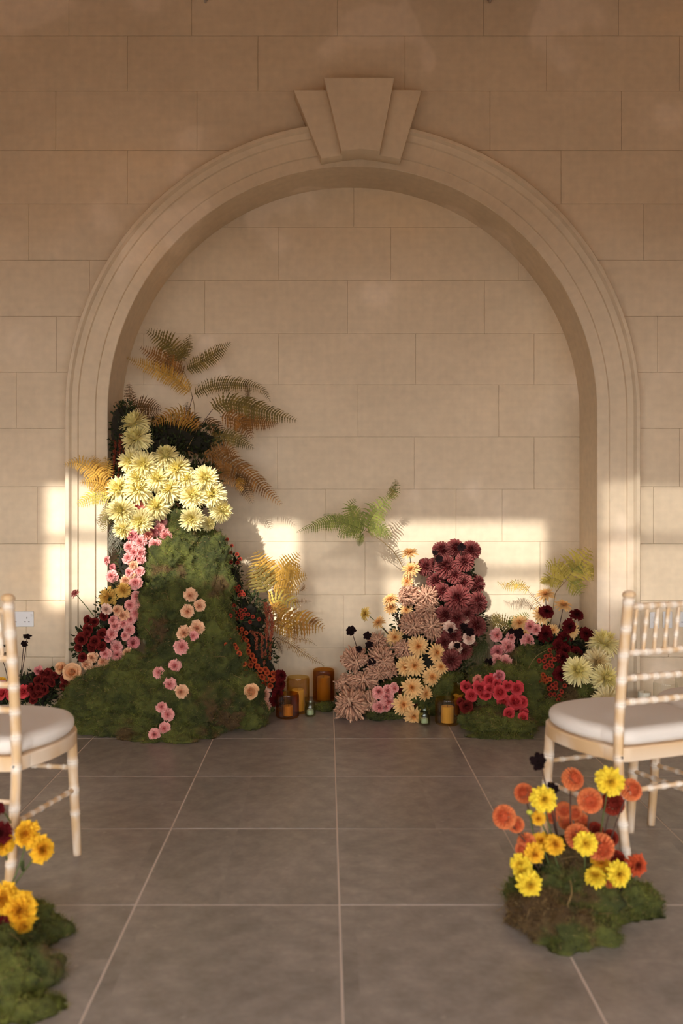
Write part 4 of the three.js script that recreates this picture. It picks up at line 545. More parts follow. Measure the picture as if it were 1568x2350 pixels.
buttons(Z3, 'lowest spray of button chrysanthemums, orange red, nearest to the amber candles', [612, 1590, 0.14], 32, [[880, 1500], [940, 1510], [830, 1540], [875, 1560], [930, 1570], [910, 1625], [850, 1610], [960, 1550], [865, 1470]], 'orangeButton');
flowers({ zone: Z3, kind: 'redCarnation', phrase: 'dark red carnation', where: 'beside the amber candles', group: 'dark red carnations by the candles', rowH: 60, z: 0.14, facing: [0.5, 0.3, 0.8], rows: [[1010, 1530, 58], [1005, 1610, 56], [980, 1690, 56], [950, 1770, 50]] });
flowers({ zone: Z3, kind: 'saladRose', group: 'peach roses at the right foot of the tower', where: '', rows: [[725, 1680, 76, { kind: 'gardenRose', face: [-0.2, 0.4, 0.9], label: 'orange peach rose, left of three at the right foot of the tower' }], [840, 1705, 78, { face: [0.2, 0.1, 1], label: 'open pale peach rose, middle of three at the right foot of the tower' }], [862, 1812, 60, { face: [0.4, -0.3, 0.9], label: 'lowest peach rose drooping to the floor, right foot of the tower' }]] });

// ------------------------------------------------------------------ the right-hand arrangement
flowers({ zone: Z4, kind: 'burgundyMum', phrase: 'burgundy chrysanthemum', where: 'of the tall right cluster', group: 'burgundy chrysanthemums on the right', rowH: 70, facing: [0, 0.3, 1], spread: 0.4, rows: [
  [1205, 625, 64], [1310, 605, 62], [1435, 625, 68], [1385, 715, 66, { z: -0.05, to: [1060, 1330, -0.1] }], [1240, 755, 82], [1080, 755, 62], [1150, 735, 48], [1160, 865, 64], [1310, 820, 62], [1380, 880, 66], [1480, 890, 66, { face: [0.7, 0.1, 0.7] }], [1210, 950, 62], [1330, 1000, 92], [1480, 1035, 76, { face: [0.6, 0, 0.8] }], [1430, 1060, 55],
  [1230, 1130, 66], [1330, 1160, 62], [1475, 1215, 72], [1290, 1290, 72], [1230, 1340, 62], [1280, 1480, 72], [1380, 1410, 62], [1445, 1385, 48], [1405, 1120, 55]] });
flowers({ zone: Z4, kind: 'spiderMum', phrase: 'dusty pink spider chrysanthemum', where: 'of its mass', group: 'dusty pink spider chrysanthemums', rowH: 105, facing: [-0.1, 0.15, 1], spread: 0.45, rows: [
  [955, 980, 82, { face: [-0.8, 0.1, 0.6] }], [1090, 1000, 95], [1075, 1095, 84], [980, 1195, 96], [1135, 1225, 105], [700, 1350, 78], [525, 1470, 100], [735, 1470, 105], [910, 1405, 84], [690, 1560, 84], [790, 1560, 66], [465, 1670, 84], [600, 1665, 108], [500, 1840, 125, { z: 0.20, label: 'lowest and largest dusty pink spider chrysanthemum, resting on the floor' }], [630, 1810, 84, { z: 0.16 }]] });
flowers({ zone: Z4, kind: 'peachMum', phrase: 'peach chrysanthemum', where: 'of the middle cascade', group: 'peach chrysanthemums of the right arrangement', rowH: 85, facing: [-0.05, 0.25, 1], spread: 0.3, rows: [
  [955, 650, 70, { face: [-0.1, 1, 0.45], z: -0.08, to: [950, 1345, -0.1], label: 'highest peach chrysanthemum, seen side-on beside the green fern stem' }], [965, 775, 78, { face: [-0.3, 0.8, 0.6], z: -0.07, to: [950, 1350, -0.1], label: 'second highest peach chrysanthemum, left of the burgundy ones' }], [940, 870, 58, { z: -0.08, face: [-0.5, 0.3, 0.8], to: [950, 1370, -0.1], label: 'third peach chrysanthemum down, half hidden above the spider chrysanthemums' }],
  [805, 1010, 66, { z: -0.03, face: [-0.4, 0.85, 0.5], to: [926, 1450, -0.06], label: 'peach chrysanthemum on a tall leaning stem, upper of a pair' }], [810, 1080, 58, { z: -0.05, face: [-0.2, 0.7, 0.6], to: [926, 1450, -0.06], label: 'peach chrysanthemum close under another, lower of a pair' }],
  [610, 1120, 60, { kind: 'yellowPeachMum', z: -0.05, face: [-0.9, 0.35, 0.4], to: [890, 1455, -0.06], label: 'yellow chrysanthemum seen in profile, farthest left of the tall stems' }], [715, 1190, 58, { z: -0.03, face: [-0.6, 0.7, 0.5], to: [892, 1455, -0.06], label: 'peach chrysanthemum right of the yellow profile one, on a leaning stem' }],
  [930, 1090, 52, { z: -0.06 }], [840, 1305, 72, { face: [0.3, 0.2, 1] }], [1020, 1375, 88], [1165, 1425, 78, { face: [0.4, 0.3, 0.9] }], [925, 1535, 82], [995, 1525, 84], [1200, 1535, 66], [1135, 1615, 82], [975, 1700, 86, { z: 0.2 }], [1080, 1745, 66, { z: 0.18, face: [0.6, 0, 0.8] }], [905, 1830, 86, { z: 0.24 }], [985, 1920, 76, { z: 0.27, face: [0.1, -0.1, 1], label: 'lowest peach chrysanthemum, touching the floor beside the green votive' }]] });
flowers({ zone: Z4, kind: 'creamCarnation', phrase: 'cream pink carnation', where: 'among the burgundy chrysanthemums', group: 'cream carnations among the burgundy ones', rowH: 40, facing: [0.1, 0.1, 1], rows: [[1275, 1225, 52, { z: 0.04 }], [1390, 1165, 40, { z: 0.03 }], [1420, 1310, 48, { z: 0.06 }], [1315, 1390, 52, { z: 0.06 }]] });
flowers({ zone: Z4, kind: 'cosmos', phrase: 'nearly black cosmos', where: 'of the right arrangement', group: 'black cosmos of the right arrangement', rowH: 70, facing: [0, 0.3, 1], spread: 0.35, rows: [[1360, 600, 34, { z: 0.0, label: 'nearly black cosmos on top of the burgundy chrysanthemums' }], [1185, 690, 32, { z: 0.0 }], [1155, 645, 24, { z: -0.02 }], [500, 1255, 42, { z: 0.03, to: [824, 1500, 0.0], label: 'highest nearly black cosmos on the left, on a thin bare stem' }], [625, 1292, 32, { z: 0.03, to: [848, 1500, 0] }], [640, 1362, 30, { z: 0.05 }], [560, 1395, 27, { z: 0.07 }], [660, 1497, 32, { z: 0.09, label: 'nearly black cosmos in the middle of the left spider chrysanthemums' }], [1380, 1225, 32, { z: 0.08 }], [1425, 1260, 36, { z: 0.08 }], [1330, 1370, 26, { z: 0.10 }], [1275, 1248, 22, { z: 0.08 }]] });
flowers({ zone: Z4, kind: 'pinkCarnation', phrase: 'bright pink carnation', where: 'by the low peach chrysanthemums', group: 'pink carnations low in the right arrangement', rowH: 55, z: 0.20, facing: [0, 0.2, 1], rows: [[715, 1735, 50], [780, 1720, 42], [835, 1700, 38], [780, 1765, 48], [790, 1805, 50], [715, 1850, 55], [770, 1845, 42]] });
flowers({ zone: Z4, kind: 'redCarnation', phrase: 'dark red carnation', where: 'low by the peach chrysanthemums', group: 'dark red carnations low in the right arrangement', rowH: 40, z: 0.16, rows: [[1005, 1810, 46], [890, 1725, 28], [825, 1835, 40]] });
spray({ zone: Z5, kind: 'hotRose', name: 'spray_rose', label: 'left stem of hot pink spray roses, beside the tall amber glass', group: 'hot pink spray roses', root: [1100, 1650, 0.30], off: 0.05, rows: [[240, 1215, 46], [280, 1280, 48], [345, 1225, 54], [370, 1280, 34], [400, 1285, 36], [330, 1160, 36, 'coralCarnation']] });
spray({ zone: Z5, kind: 'hotRose', name: 'spray_rose', label: 'middle stem of hot pink spray roses, topped by a paler bloom', group: 'hot pink spray roses', root: [1140, 1650, 0.34], off: 0.05, rows: [[425, 1165, 48], [420, 1230, 40], [505, 1258, 58], [500, 1128, 46, 'pinkRose'], [480, 1190, 36], [565, 1208, 42]] });
spray({ zone: Z5, kind: 'hotRose', name: 'spray_rose', label: 'right stem of large hot pink spray roses', group: 'hot pink spray roses', root: [1180, 1650, 0.36], off: 0.05, rows: [[638, 1228, 52], [530, 1330, 52], [622, 1330, 58], [680, 1330, 46]] });
spray({ zone: Z5, kind: 'hotRose', name: 'spray_rose', label: 'lowest stem of hot pink spray roses, hanging over the moss', group: 'hot pink spray roses', root: [1190, 1660, 0.38], off: 0.04, rows: [[575, 1422, 46], [640, 1405, 38], [690, 1420, 40], [685, 1455, 42]] });
flowers({ zone: Z5, kind: 'redCarnation', group: 'dark red roses by the amber glass', where: '', rows: [[245, 1370, 52, { z: 0.38, kind: 'brickSpray', label: 'dark red bloom right of the short amber candle' }], [198, 1335, 32, { z: 0.36, kind: 'brickSpray', label: 'small dark red bloom touching the amber candle glass' }]] });
flowers({ zone: Z5, kind: 'pinkCarnation', phrase: 'soft pink carnation', where: 'above the hot pink spray roses', group: 'pink carnations on the right', rowH: 75, facing: [-0.1, 0.2, 1], rows: [[478, 812, 50], [735, 745, 52], [787, 767, 44], [565, 900, 60], [485, 940, 54, { kind: 'deepPinkCarnation', phrase: 'deep pink carnation' }], [480, 1002, 46], [545, 1015, 48], [722, 850, 54], [590, 828, 36]] });
flowers({ zone: Z5, kind: 'redCarnation', phrase: 'dark red carnation', where: 'at the far right', group: 'dark red carnations on the right', rowH: 80, facing: [0.1, 0.3, 1], spread: 0.4, rows: [[868, 625, 54, { z: 0.0, to: [1255, 1440, -0.05], label: 'highest dark red carnation, in front of a peach chrysanthemum' }], [1105, 655, 52, { z: -0.04, face: [0.2, 0.9, 0.5], to: [1310, 1450, -0.08], label: 'dark red carnation seen side-on, higher of the two at the far right' }], [1045, 740, 56, { z: 0.0 }], [1180, 800, 52, { z: -0.03, to: [1320, 1470, -0.08], label: 'rightmost dark red carnation, against the jamb' }], [860, 800, 60], [1010, 840, 54], [960, 890, 52], [1100, 955, 56], [1010, 930, 52], [975, 1115, 56], [990, 985, 56]] });
flowers({ zone: Z5, kind: 'peachMum', phrase: 'peach chrysanthemum', where: 'at the far right', group: 'peach chrysanthemums on the far right', rowH: 70, facing: [0, 0.3, 1], rows: [[860, 495, 76, { z: -0.08, face: [-0.1, 0.95, 0.45], to: [1254, 1430, -0.1], label: 'highest peach chrysanthemum of the far right arrangement, seen side-on' }], [1000, 580, 72, { z: -0.08, face: [0.1, 0.95, 0.4], to: [1283, 1440, -0.1], label: 'peach chrysanthemum seen side-on, right of and below the highest one' }], [830, 655, 76, { z: -0.04 }], [660, 718, 76, { z: -0.06, face: [-0.4, 0.7, 0.7] }], [1060, 775, 66, { z: -0.05 }], [920, 772, 52, { z: -0.04 }], [700, 792, 36, { z: -0.03 }]] });
flowers({ zone: Z5, kind: 'paleMum', group: 'pale chrysanthemums at the right jamb', where: '', facing: [0.2, 0.2, 1], rows: [[1315, 885, 100, { z: 0.10, face: [0.1, 1, 0.4], to: [1370, 1540, 0.06], kind: 'paleMum', label: 'topmost pale yellow chrysanthemum at the right jamb, seen side-on' }], [1110, 1090, 95, { z: 0.24, face: [-0.15, 0.3, 1], label: 'pale yellow chrysanthemum with a greenish heart, leftmost at the right jamb' }], [1260, 1015, 94, { z: 0.18, kind: 'creamMum', label: 'cream chrysanthemum with an orange tint under the topmost one' }], [1320, 1145, 92, { z: 0.25, face: [0.3, 0.3, 0.9], label: 'pale yellow chrysanthemum right of the greenish one, above the lowest' }], [1340, 1315, 100, { z: 0.29, kind: 'creamMum', face: [0.05, 0.05, 1], label: 'lowest cream chrysanthemum with a golden centre, above the chair cushion' }]] });
flowers({ zone: Z5, kind: 'cosmos', group: 'black cosmos on the right', where: '', rows: [[650, 795, 42, { z: 0.04, label: 'nearly black cosmos left of the pink carnations, far right arrangement' }], [410, 1030, 42, { z: 0.14, label: 'nearly black bloom in the grass tuft above the hot pink roses' }], [590, 780, 24, { z: 0.03, label: 'tiny nearly black cosmos under the peach chrysanthemum, far right arrangement' }]] });
buttons(Z5, 'upper spray of small red button chrysanthemums right of the pink carnations', [1255, 1560, 0.02], 21, [[865, 975], [900, 970], [850, 1010], [900, 1020], [930, 1000], [880, 1045], [860, 1060], [910, 1050], [960, 980], [895, 930], [810, 1010]], 'button', { off: 0.03 });
buttons(Z5, 'middle spray of small red button chrysanthemums left of a dark red carnation', [1250, 1590, 0.1], 21, [[840, 1120], [830, 1160], [870, 1165], [895, 1155], [850, 1185], [815, 1165], [855, 1140]], 'orangeButton', { off: 0.03 });
buttons(Z5, 'lower spray of small red button chrysanthemums hanging over the moss', [1270, 1610, 0.16], 20, [[940, 1190], [900, 1220], [940, 1225], [985, 1250], [1010, 1205], [885, 1230], [900, 1275], [930, 1275], [970, 1290], [960, 1320], [985, 1350], [1070, 1355], [920, 1200]], 'button', { off: 0.03 });

// ------------------------------------------------------------------ foreground dahlias at the foot of the right chair
const FZ = { facing: [0, 0.25, 1], spread: 0.3 };
flowers({ ...FZ, zone: Z6, kind: 'orangeDahlia', phrase: 'orange ball dahlia', where: 'of the foreground mound', group: 'orange ball dahlias in the right foreground', rowH: 90, rows: [
  [250, 690, 88, { z: 2.50, to: [1250, 1990, 2.42], face: [-0.5, 0.4, 0.8], label: 'leftmost orange ball dahlia, leaning out on a long dark stem' }], [335, 745, 62, { z: 2.46, face: [-0.2, 0.2, 0.9], to: [1250, 1990, 2.42], label: 'orange ball dahlia close behind the leftmost one' }], [395, 515, 74, { z: 2.38, to: [1232, 1960, 2.38], face: [-0.5, 0.5, 0.7] }], [755, 410, 84, { z: 2.42, to: [1318, 1980, 2.38], face: [0.4, 0.6, 0.6], label: 'highest orange ball dahlia, in front of the chair stretcher' }], [880, 570, 92, { z: 2.46, to: [1350, 1990, 2.40] }], [1185, 490, 82, { z: 2.47, to: [1385, 1990, 2.40], face: [0.5, 0.5, 0.8], label: 'orange ball dahlia in front of the chair post' }], [1050, 590, 86, { z: 2.40, kind: 'darkDahlia', to: [1370, 1990, 2.38], phrase: 'dark red ball dahlia', label: 'rust red ball dahlia right under the highest yellow dahlia' }],
  [690, 640, 62, { z: 2.34, to: [1305, 1980, 2.36] }], [770, 660, 55, { z: 2.34, to: [1320, 1980, 2.36] }], [600, 690, 48, { z: 2.34, to: [1300, 1980, 2.36] }], [790, 835, 94, { z: 2.44, to: [1330, 2000, 2.40] }], [960, 915, 104, { z: 2.46, face: [0.3, 0, 1], to: [1350, 2010, 2.42], label: 'largest orange ball dahlia, right of the middle yellow dahlia' }], [415, 880, 72, { z: 2.44, face: [-0.5, 0.3, 0.8], to: [1250, 2010, 2.42] }], [385, 930, 58, { z: 2.45, face: [-0.7, 0, 0.7], to: [1250, 2020, 2.42] }], [700, 730, 52, { z: 2.34, to: [1305, 1985, 2.36] }], [820, 715, 56, { z: 2.34, to: [1330, 1985, 2.36] }], [1030, 1190, 50, { z: 2.5, label: 'lowest orange ball dahlia, half under a yellow dahlia beside the chair post' }]] });
flowers({ ...FZ, zone: Z6, kind: 'redDahlia', group: 'red dahlias in the right foreground', where: '', rows: [[1225, 1045, 84, { z: 2.47, face: [0.3, 0.1, 1], to: [1430, 2040, 2.40], label: 'orange red dahlia with a dark eye, rightmost, over the chair leg' }], [920, 790, 62, { z: 2.38, kind: 'darkDahlia', to: [1360, 2000, 2.38], label: 'dark red dahlia behind the largest orange one, left of two' }], [1030, 845, 62, { z: 2.38, kind: 'darkDahlia', to: [1375, 2000, 2.38], label: 'dark red dahlia behind the largest orange one, right of two' }], [1080, 1000, 62, { z: 2.42, kind: 'darkDahlia', to: [1395, 2030, 2.40], label: 'dark red dahlia left of the chair leg, above the lowest yellow dahlia' }]] });
flowers({ ...FZ, zone: Z6, kind: 'yellowDahlia', phrase: 'yellow dahlia', where: 'of the foreground mound', group: 'yellow dahlias in the right foreground', rowH: 90, rows: [
  [1030, 430, 108, { z: 2.48, face: [0, 0.15, 1], to: [1370, 1990, 2.40], label: 'highest yellow dahlia, facing the camera, beside the chair post' }], [540, 560, 100, { z: 2.47, face: [0.1, 0.3, 1], to: [1290, 1990, 2.40], label: 'yellow dahlia at the upper left, under the small black cosmos' }], [500, 700, 56, { z: 2.43, kind: 'goldDahlia', face: [-0.4, 0.1, 0.8], to: [1290, 1990, 2.40], label: 'small golden dahlia under the upper left yellow one' }], [520, 870, 74, { z: 2.44, kind: 'goldDahlia', phrase: 'golden dahlia', face: [-0.3, 0.7, 0.6], to: [1270, 2010, 2.42] }], [620, 895, 80, { z: 2.47, kind: 'goldDahlia', phrase: 'golden dahlia', face: [0.3, 0.5, 0.8], to: [1290, 2010, 2.42] }], [850, 885, 90, { z: 2.53, face: [0, 0.25, 1], to: [1345, 2030, 2.45], label: 'yellow dahlia in the middle, in front of the orange ones' }],
  [470, 960, 78, { z: 2.47, kind: 'goldDahlia', phrase: 'golden dahlia' }], [370, 1040, 84, { z: 2.47, face: [-0.5, 0.3, 0.8] }], [385, 1095, 74, { z: 2.48, face: [-0.4, 0.1, 0.9] }], [437, 1185, 98, { z: 2.54, face: [0, 0, 1], label: 'lowest yellow dahlia on the left side of the mound' }], [960, 1040, 82, { z: 2.47, face: [0, 0.9, 0.5], kind: 'goldDahlia', phrase: 'golden dahlia' }], [920, 1130, 84, { z: 2.51, face: [-0.1, 0.95, 0.35], label: 'yellow dahlia seen side-on, left of the lowest one by the chair leg' }], [1095, 1110, 94, { z: 2.53, face: [0.15, 0.1, 1], label: 'yellow dahlia facing the camera, just left of the chair leg' }]] });
flowers({ ...FZ, zone: Z6, kind: 'cosmos', group: 'black cosmos in the right foreground', where: '', rows: [[505, 285, 68, { z: 2.40, face: [-0.6, 0.4, 0.7], to: [1290, 1980, 2.38], label: 'tall nearly black cosmos above the right foreground dahlias' }], [605, 480, 48, { z: 2.43, face: [0.2, 0.7, 0.6], to: [1290, 1980, 2.38], label: 'small nearly black cosmos behind the upper left yellow dahlia' }], [1092, 1228, 34, { z: 2.50, label: 'nearly black bloom in the moss left of the chair leg foot' }]] });
{ const p = at(1080 + 435 / 3.213, 1660 + 655 / 3.213, 2.44), b = thing('dahlia_bud', 'yellow green dahlia bud left of the small golden dahlia', 'flower bud', p); mesh('bud', new THREE.SphereGeometry(0.0085, 14, 10).scale(1.1, 0.85, 1), std({ color: col(0.55, 0.55, 0.05), roughness: 0.6 }), b); mesh('stem', tube([V(0, 0, 0), V(0.01, -0.05, -0.01), at(1245, 1990, 2.40).sub(p)], 0.0018, 0.0022, 5, 6), stemMat, b); }
flowers({ zone: Z7, kind: 'marigold', name: 'chrysanthemum', phrase: 'golden chrysanthemum', where: 'in the left foreground', group: 'golden chrysanthemums in the left foreground', rowH: 120, rows: [[140, 1355, 66, { z: 2.52, face: [-0.2, 0.6, 0.8], to: [15, 2055, 2.55], label: 'golden chrysanthemum on a long stem, left of the pair over the chair post' }], [222, 1435, 62, { z: 2.54, face: [0.5, 0.2, 0.8], to: [15, 2055, 2.55], leaf: true, label: 'golden chrysanthemum drooping to the right, rightmost in the left foreground' }], [105, 1755, 84, { z: 2.64, face: [0.3, 0.3, 1], label: 'large golden chrysanthemum over the moss in the lower left corner' }], [25, 1700, 80, { z: 2.62, face: [-0.3, 0.4, 0.9], label: 'golden chrysanthemum cut by the left edge, beside the large one' }], [118, 1830, 50, { z: 2.66, face: [0.3, -0.5, 0.8], label: 'lower golden petals under the large golden chrysanthemum' }], [12, 1405, 58, { z: 2.50, label: 'golden chrysanthemum at the left edge, behind the chair post' }]] });
flowers({ zone: Z7, kind: 'redCarnation', group: 'dark red carnations in the left foreground', where: '', rows: [[0, 1345, 56, { z: 2.54, label: 'dark red carnation at the left edge beside the golden chrysanthemum' }], [8, 1850, 62, { z: 2.66, label: 'dark red carnation at the left edge in the moss of the lower corner' }], [-4, 1220, 30, { z: 2.48, label: 'highest dark red carnation at the left edge, over the chair post' }]] });
// ------------------------------------------------------------------ bracken, grasses, hanging amaranth
const GOLD = [[0.46, 0.25, 0.035], [0.56, 0.32, 0.05]], RUST = [[0.22, 0.095, 0.02], [0.32, 0.14, 0.026]], OLIVE = [[0.14, 0.105, 0.022], [0.22, 0.15, 0.032]], GREEN = [[0.15, 0.17, 0.03], [0.24, 0.25, 0.05]], YELLOW = [[0.46, 0.37, 0.07], [0.56, 0.44, 0.09]], BROWN = [[0.10, 0.05, 0.014], [0.17, 0.08, 0.02]];
// one pinna along a curve: lobed pinnules on both sides, hanging by droop, thinning to the tip; curled makes them shrivel
function pinnaGeo(pts, width, [c0, c1], { droop = 0.25, curled = 0, normal = V(0, 0.15, 1), lean = 0.35, density = 1 } = {}) {
  const curve = new THREE.CatmullRomCurve3(pts), L = curve.getLength(), n = Math.max(7, Math.round(L / width * 6.2 * density)), B = new Build();
  for (let i = 1; i < n; i++) {
    const t = i / n, p = curve.getPointAt(t), T = curve.getTangentAt(t), side0 = T.clone().cross(normal).normalize(), w = width * Math.pow(Math.sin(Math.PI * (0.16 + 0.80 * t)), 0.75) * (1 - 0.35 * t) * rr(0.85, 1.08);
    for (const s of [-1, 1]) {
      const d = side0.clone().multiplyScalar(s).addScaledVector(T, lean + rr(-0.08, 0.08)).normalize(), tone = rr(0.75, 1.25), c = mixc(c0, c1, rnd()).map((q) => q * tone), nn = normal.clone().normalize().addScaledVector(d, rr(-0.3, 0.3)).normalize(), across = d.clone().cross(nn).normalize(), rows = [], m = 7, ph = rr(0, 1), cu = curled * rr(0.3, 1.6);
      let q = p.clone(), dir = d.clone();
      for (let k = 0; k <= m; k++) {
        const u = k / m, hw = w * 0.08 * (1 - curled * 0.45) * (1 - Math.pow(u, 2.2) * 0.92) * (k % 2 ? 1.45 : 0.6);
        if (k) { dir.addScaledVector(V(0, -1, 0), droop * 0.36 * u).addScaledVector(nn, cu * 0.34 * (s > 0 ? 1 : 0.6)).normalize(); q = q.clone().addScaledVector(dir, w / m); }
        rows.push([B.vert(q.clone().addScaledVector(across, -hw), c), B.vert(q.clone().addScaledVector(nn, hw * 0.35), c), B.vert(q.clone().addScaledVector(across, hw), c)]);
      }
      B.grid(rows);
    }
  }
  const g = B.geo(), r = tube(pts, 0.0016, 0.0006, 5, 14); r.deleteAttribute('uv'); return mergeGeometries([g.toNonIndexed(), paint(r, () => c0.map((q) => q * 0.55)).toNonIndexed()]);
}
// a frond: a stem through pixels and depths, pinnae [colour, width px, options, x, y, z, x, y, z, ...]
function fern(label, group, stem, pinnae, mat = stemTan) {
  const P = stem.map((s) => at(...s)), o = P[0].clone(), t = thing('fern_frond', label, 'fern', o, group);
  mesh('stem', tube(P.map((p) => p.clone().sub(o)), 0.0028, 0.0018, 6, 14), mat, t);
  for (const [c, w, opt, ...pts] of pinnae) { const k = (DIST - pts[0][2]) / FOCAL; mesh('pinna', pinnaGeo(pts.map((q) => at(...q).sub(o)), w * k * 0.86, c, opt), leafMat, t); }
  return t;
}
const FG = 'dried bracken fronds above the tower', q1 = [392, 1050, -0.08];
fern('highest bracken frond of the niche, fanning to five olive tips', FG, [q1, [446, 960, -0.14], [438, 897, -0.17], [424, 855, -0.18], [411, 830, -0.18]], [
  [OLIVE, 44, { droop: 0.3 }, [411, 832, -0.18], [392, 795, -0.19], [368, 778, -0.18], [336, 758, -0.16]], [OLIVE, 26, {}, [411, 829, -0.18], [426, 800, -0.2], [437, 766, -0.2]], [OLIVE, 34, { droop: 0.3 }, [428, 850, -0.18], [478, 823, -0.18], [531, 785, -0.16]],
  [RUST, 40, { droop: 0.3 }, [424, 858, -0.18], [372, 826, -0.17], [319, 796, -0.15]], [GOLD, 36, { droop: 0.5 }, [437, 901, -0.17], [395, 866, -0.14], [352, 846, -0.12], [289, 821, -0.10]]]);
fern('brown arching bracken frond with a curled tip, above the dark pointed frond', FG, [q1, [420, 985, -0.12], [443, 908, -0.15]], [[OLIVE, 34, { droop: 0.9, curled: 0.35 }, [445, 905, -0.15], [492, 884, -0.15], [542, 882, -0.14], [600, 894, -0.14], [622, 922, -0.13]], [BROWN, 15, { curled: 0.8 }, [566, 925, -0.15], [570, 900, -0.14], [563, 878, -0.13], [571, 878, -0.12]], [BROWN, 18, { curled: 0.7 }, [440, 960, -0.13], [428, 935, -0.13], [432, 922, -0.12]]], stemDark);
fern('dark olive bracken frond pointing far right along the niche wall', FG, [[420, 1040, -0.06], [455, 985, -0.10], [487, 941, -0.12]], [[OLIVE, 44, { droop: 0.7 }, [487, 941, -0.12], [515, 923, -0.12], [560, 930, -0.12], [610, 945, -0.11], [683, 966, -0.10]], [RUST, 42, { droop: 0.9, curled: 0.25 }, [505, 955, -0.10], [545, 965, -0.08], [580, 1008, -0.05]], [RUST, 34, { droop: 0.9 }, [540, 962, -0.12], [590, 968, -0.11], [640, 972, -0.10]], [OLIVE, 36, { droop: 0.8 }, [479, 1006, -0.08], [530, 1002, -0.06], [584, 1030, -0.04]], [BROWN, 34, { droop: 0.8, curled: 0.4 }, [470, 960, -0.1], [500, 985, -0.09], [520, 1015, -0.07]]], stemDark);
fern('orange bracken frond whose leaflets hang down above the yellow chrysanthemums', FG, [[430, 1030, -0.03], [452, 985, -0.05], [452, 975, -0.04]], [[[GOLD[0].map((q) => q * 0.75), [0.40, 0.17, 0.03]], 42, { droop: 1.3, curled: 0.15 }, [455, 985, -0.04], [425, 958, -0.01], [385, 955, 0.02], [346, 976, 0.04]], [BROWN, 34, { droop: 0.9, curled: 0.5 }, [455, 990, -0.05], [440, 960, -0.08], [415, 945, -0.1]]]);
fern('dark brown bracken frond in the left corner of the niche', FG, [[285, 1010, 0.0], [300, 960, -0.05], [308, 935, -0.06]], [[BROWN, 26, { droop: 0.6, curled: 0.5 }, [308, 938, -0.06], [300, 915, -0.06], [296, 876, -0.05]], [BROWN, 34, { droop: 0.4, curled: 0.2 }, [300, 935, -0.06], [330, 930, -0.06], [372, 942, -0.06]], [BROWN, 22, { curled: 0.6 }, [302, 945, -0.05], [280, 932, -0.04], [262, 922, -0.02]], [BROWN, 26, { curled: 0.3 }, [310, 960, -0.05], [345, 958, -0.06], [380, 965, -0.05]]], stemDark);
fern('rust brown bracken frond drooping to the lower right over the niche wall', FG, [[440, 1075, 0.0], [458, 1050, -0.04], [470, 1044, -0.06]], [[RUST, 48, { droop: 0.8, curled: 0.35 }, [462, 1042, -0.05], [512, 1056, -0.08], [556, 1082, -0.10], [604, 1120, -0.12], [648, 1160, -0.13]], [RUST, 34, { droop: 0.9, curled: 0.35 }, [480, 1050, -0.04], [520, 1030, -0.05], [552, 1055, -0.05]], [BROWN, 34, { droop: 0.8, curled: 0.4 }, [540, 1085, -0.08], [560, 1115, -0.08], [580, 1156, -0.08]], [RUST, 34, { droop: 0.9, curled: 0.4 }, [490, 1058, 0.0], [515, 1090, 0.01], [545, 1115, 0.01]], [[RUST[1], GOLD[0]], 24, { droop: 0.8, curled: 0.3 }, [545, 1095, -0.05], [552, 1110, -0.03], [548, 1128, -0.02]]], stemDark);
fern('golden bracken frond reaching left across the pilaster beside the yellow chrysanthemums', FG, [[285, 1180, 0.12], [262, 1145, 0.13], [246, 1108, 0.14]], [[GOLD, 38, { droop: 0.9 }, [251, 1124, 0.14], [215, 1085, 0.16], [184, 1062, 0.17], [146, 1066, 0.18]], [GOLD, 28, {}, [240, 1100, 0.14], [224, 1072, 0.14], [211, 1044, 0.14]], [GOLD, 26, {}, [247, 1100, 0.13], [246, 1072, 0.13], [241, 1046, 0.13]], [YELLOW, 36, { droop: 1.0 }, [258, 1142, 0.14], [222, 1135, 0.17], [176, 1160, 0.19]], [GOLD, 34, { droop: 0.8 }, [258, 1135, 0.14], [225, 1110, 0.17], [180, 1108, 0.18]], [[[0.26, 0.2, 0.07], [0.34, 0.28, 0.1]], 28, { droop: 0.6 }, [255, 1150, 0.14], [244, 1185, 0.15], [235, 1222, 0.15]]]);
const RG = 'golden bracken fronds right of the tower';
fern('golden bracken frond standing upright and sunlit right of the moss tower', RG, [[590, 1460, 0.0], [608, 1400, -0.05], [625, 1352, -0.08]], [[OLIVE, 58, { droop: 0.25 }, [614, 1362, -0.08], [596, 1325, -0.06], [577, 1293, -0.04]], [GOLD, 54, { droop: 0.25 }, [622, 1352, -0.08], [606, 1308, -0.09], [587, 1262, -0.09]], [GOLD, 44, {}, [624, 1345, -0.08], [615, 1310, -0.1], [606, 1276, -0.11]], [GOLD, 46, { droop: 0.2 }, [628, 1340, -0.08], [655, 1306, -0.10], [688, 1268, -0.11]], [GOLD, 34, { droop: 0.2 }, [642, 1318, -0.09], [664, 1312, -0.10], [692, 1299, -0.11]], [GOLD, 38, { droop: 0.3 }, [634, 1334, -0.08], [668, 1327, -0.09], [706, 1320, -0.10]], [GOLD, 36, { droop: 0.6 }, [624, 1354, -0.07], [655, 1350, -0.07], [690, 1357, -0.07]], [RUST, 12, { curled: 1 }, [690, 1356, -0.07], [699, 1348, -0.06], [696, 1338, -0.06]]]);
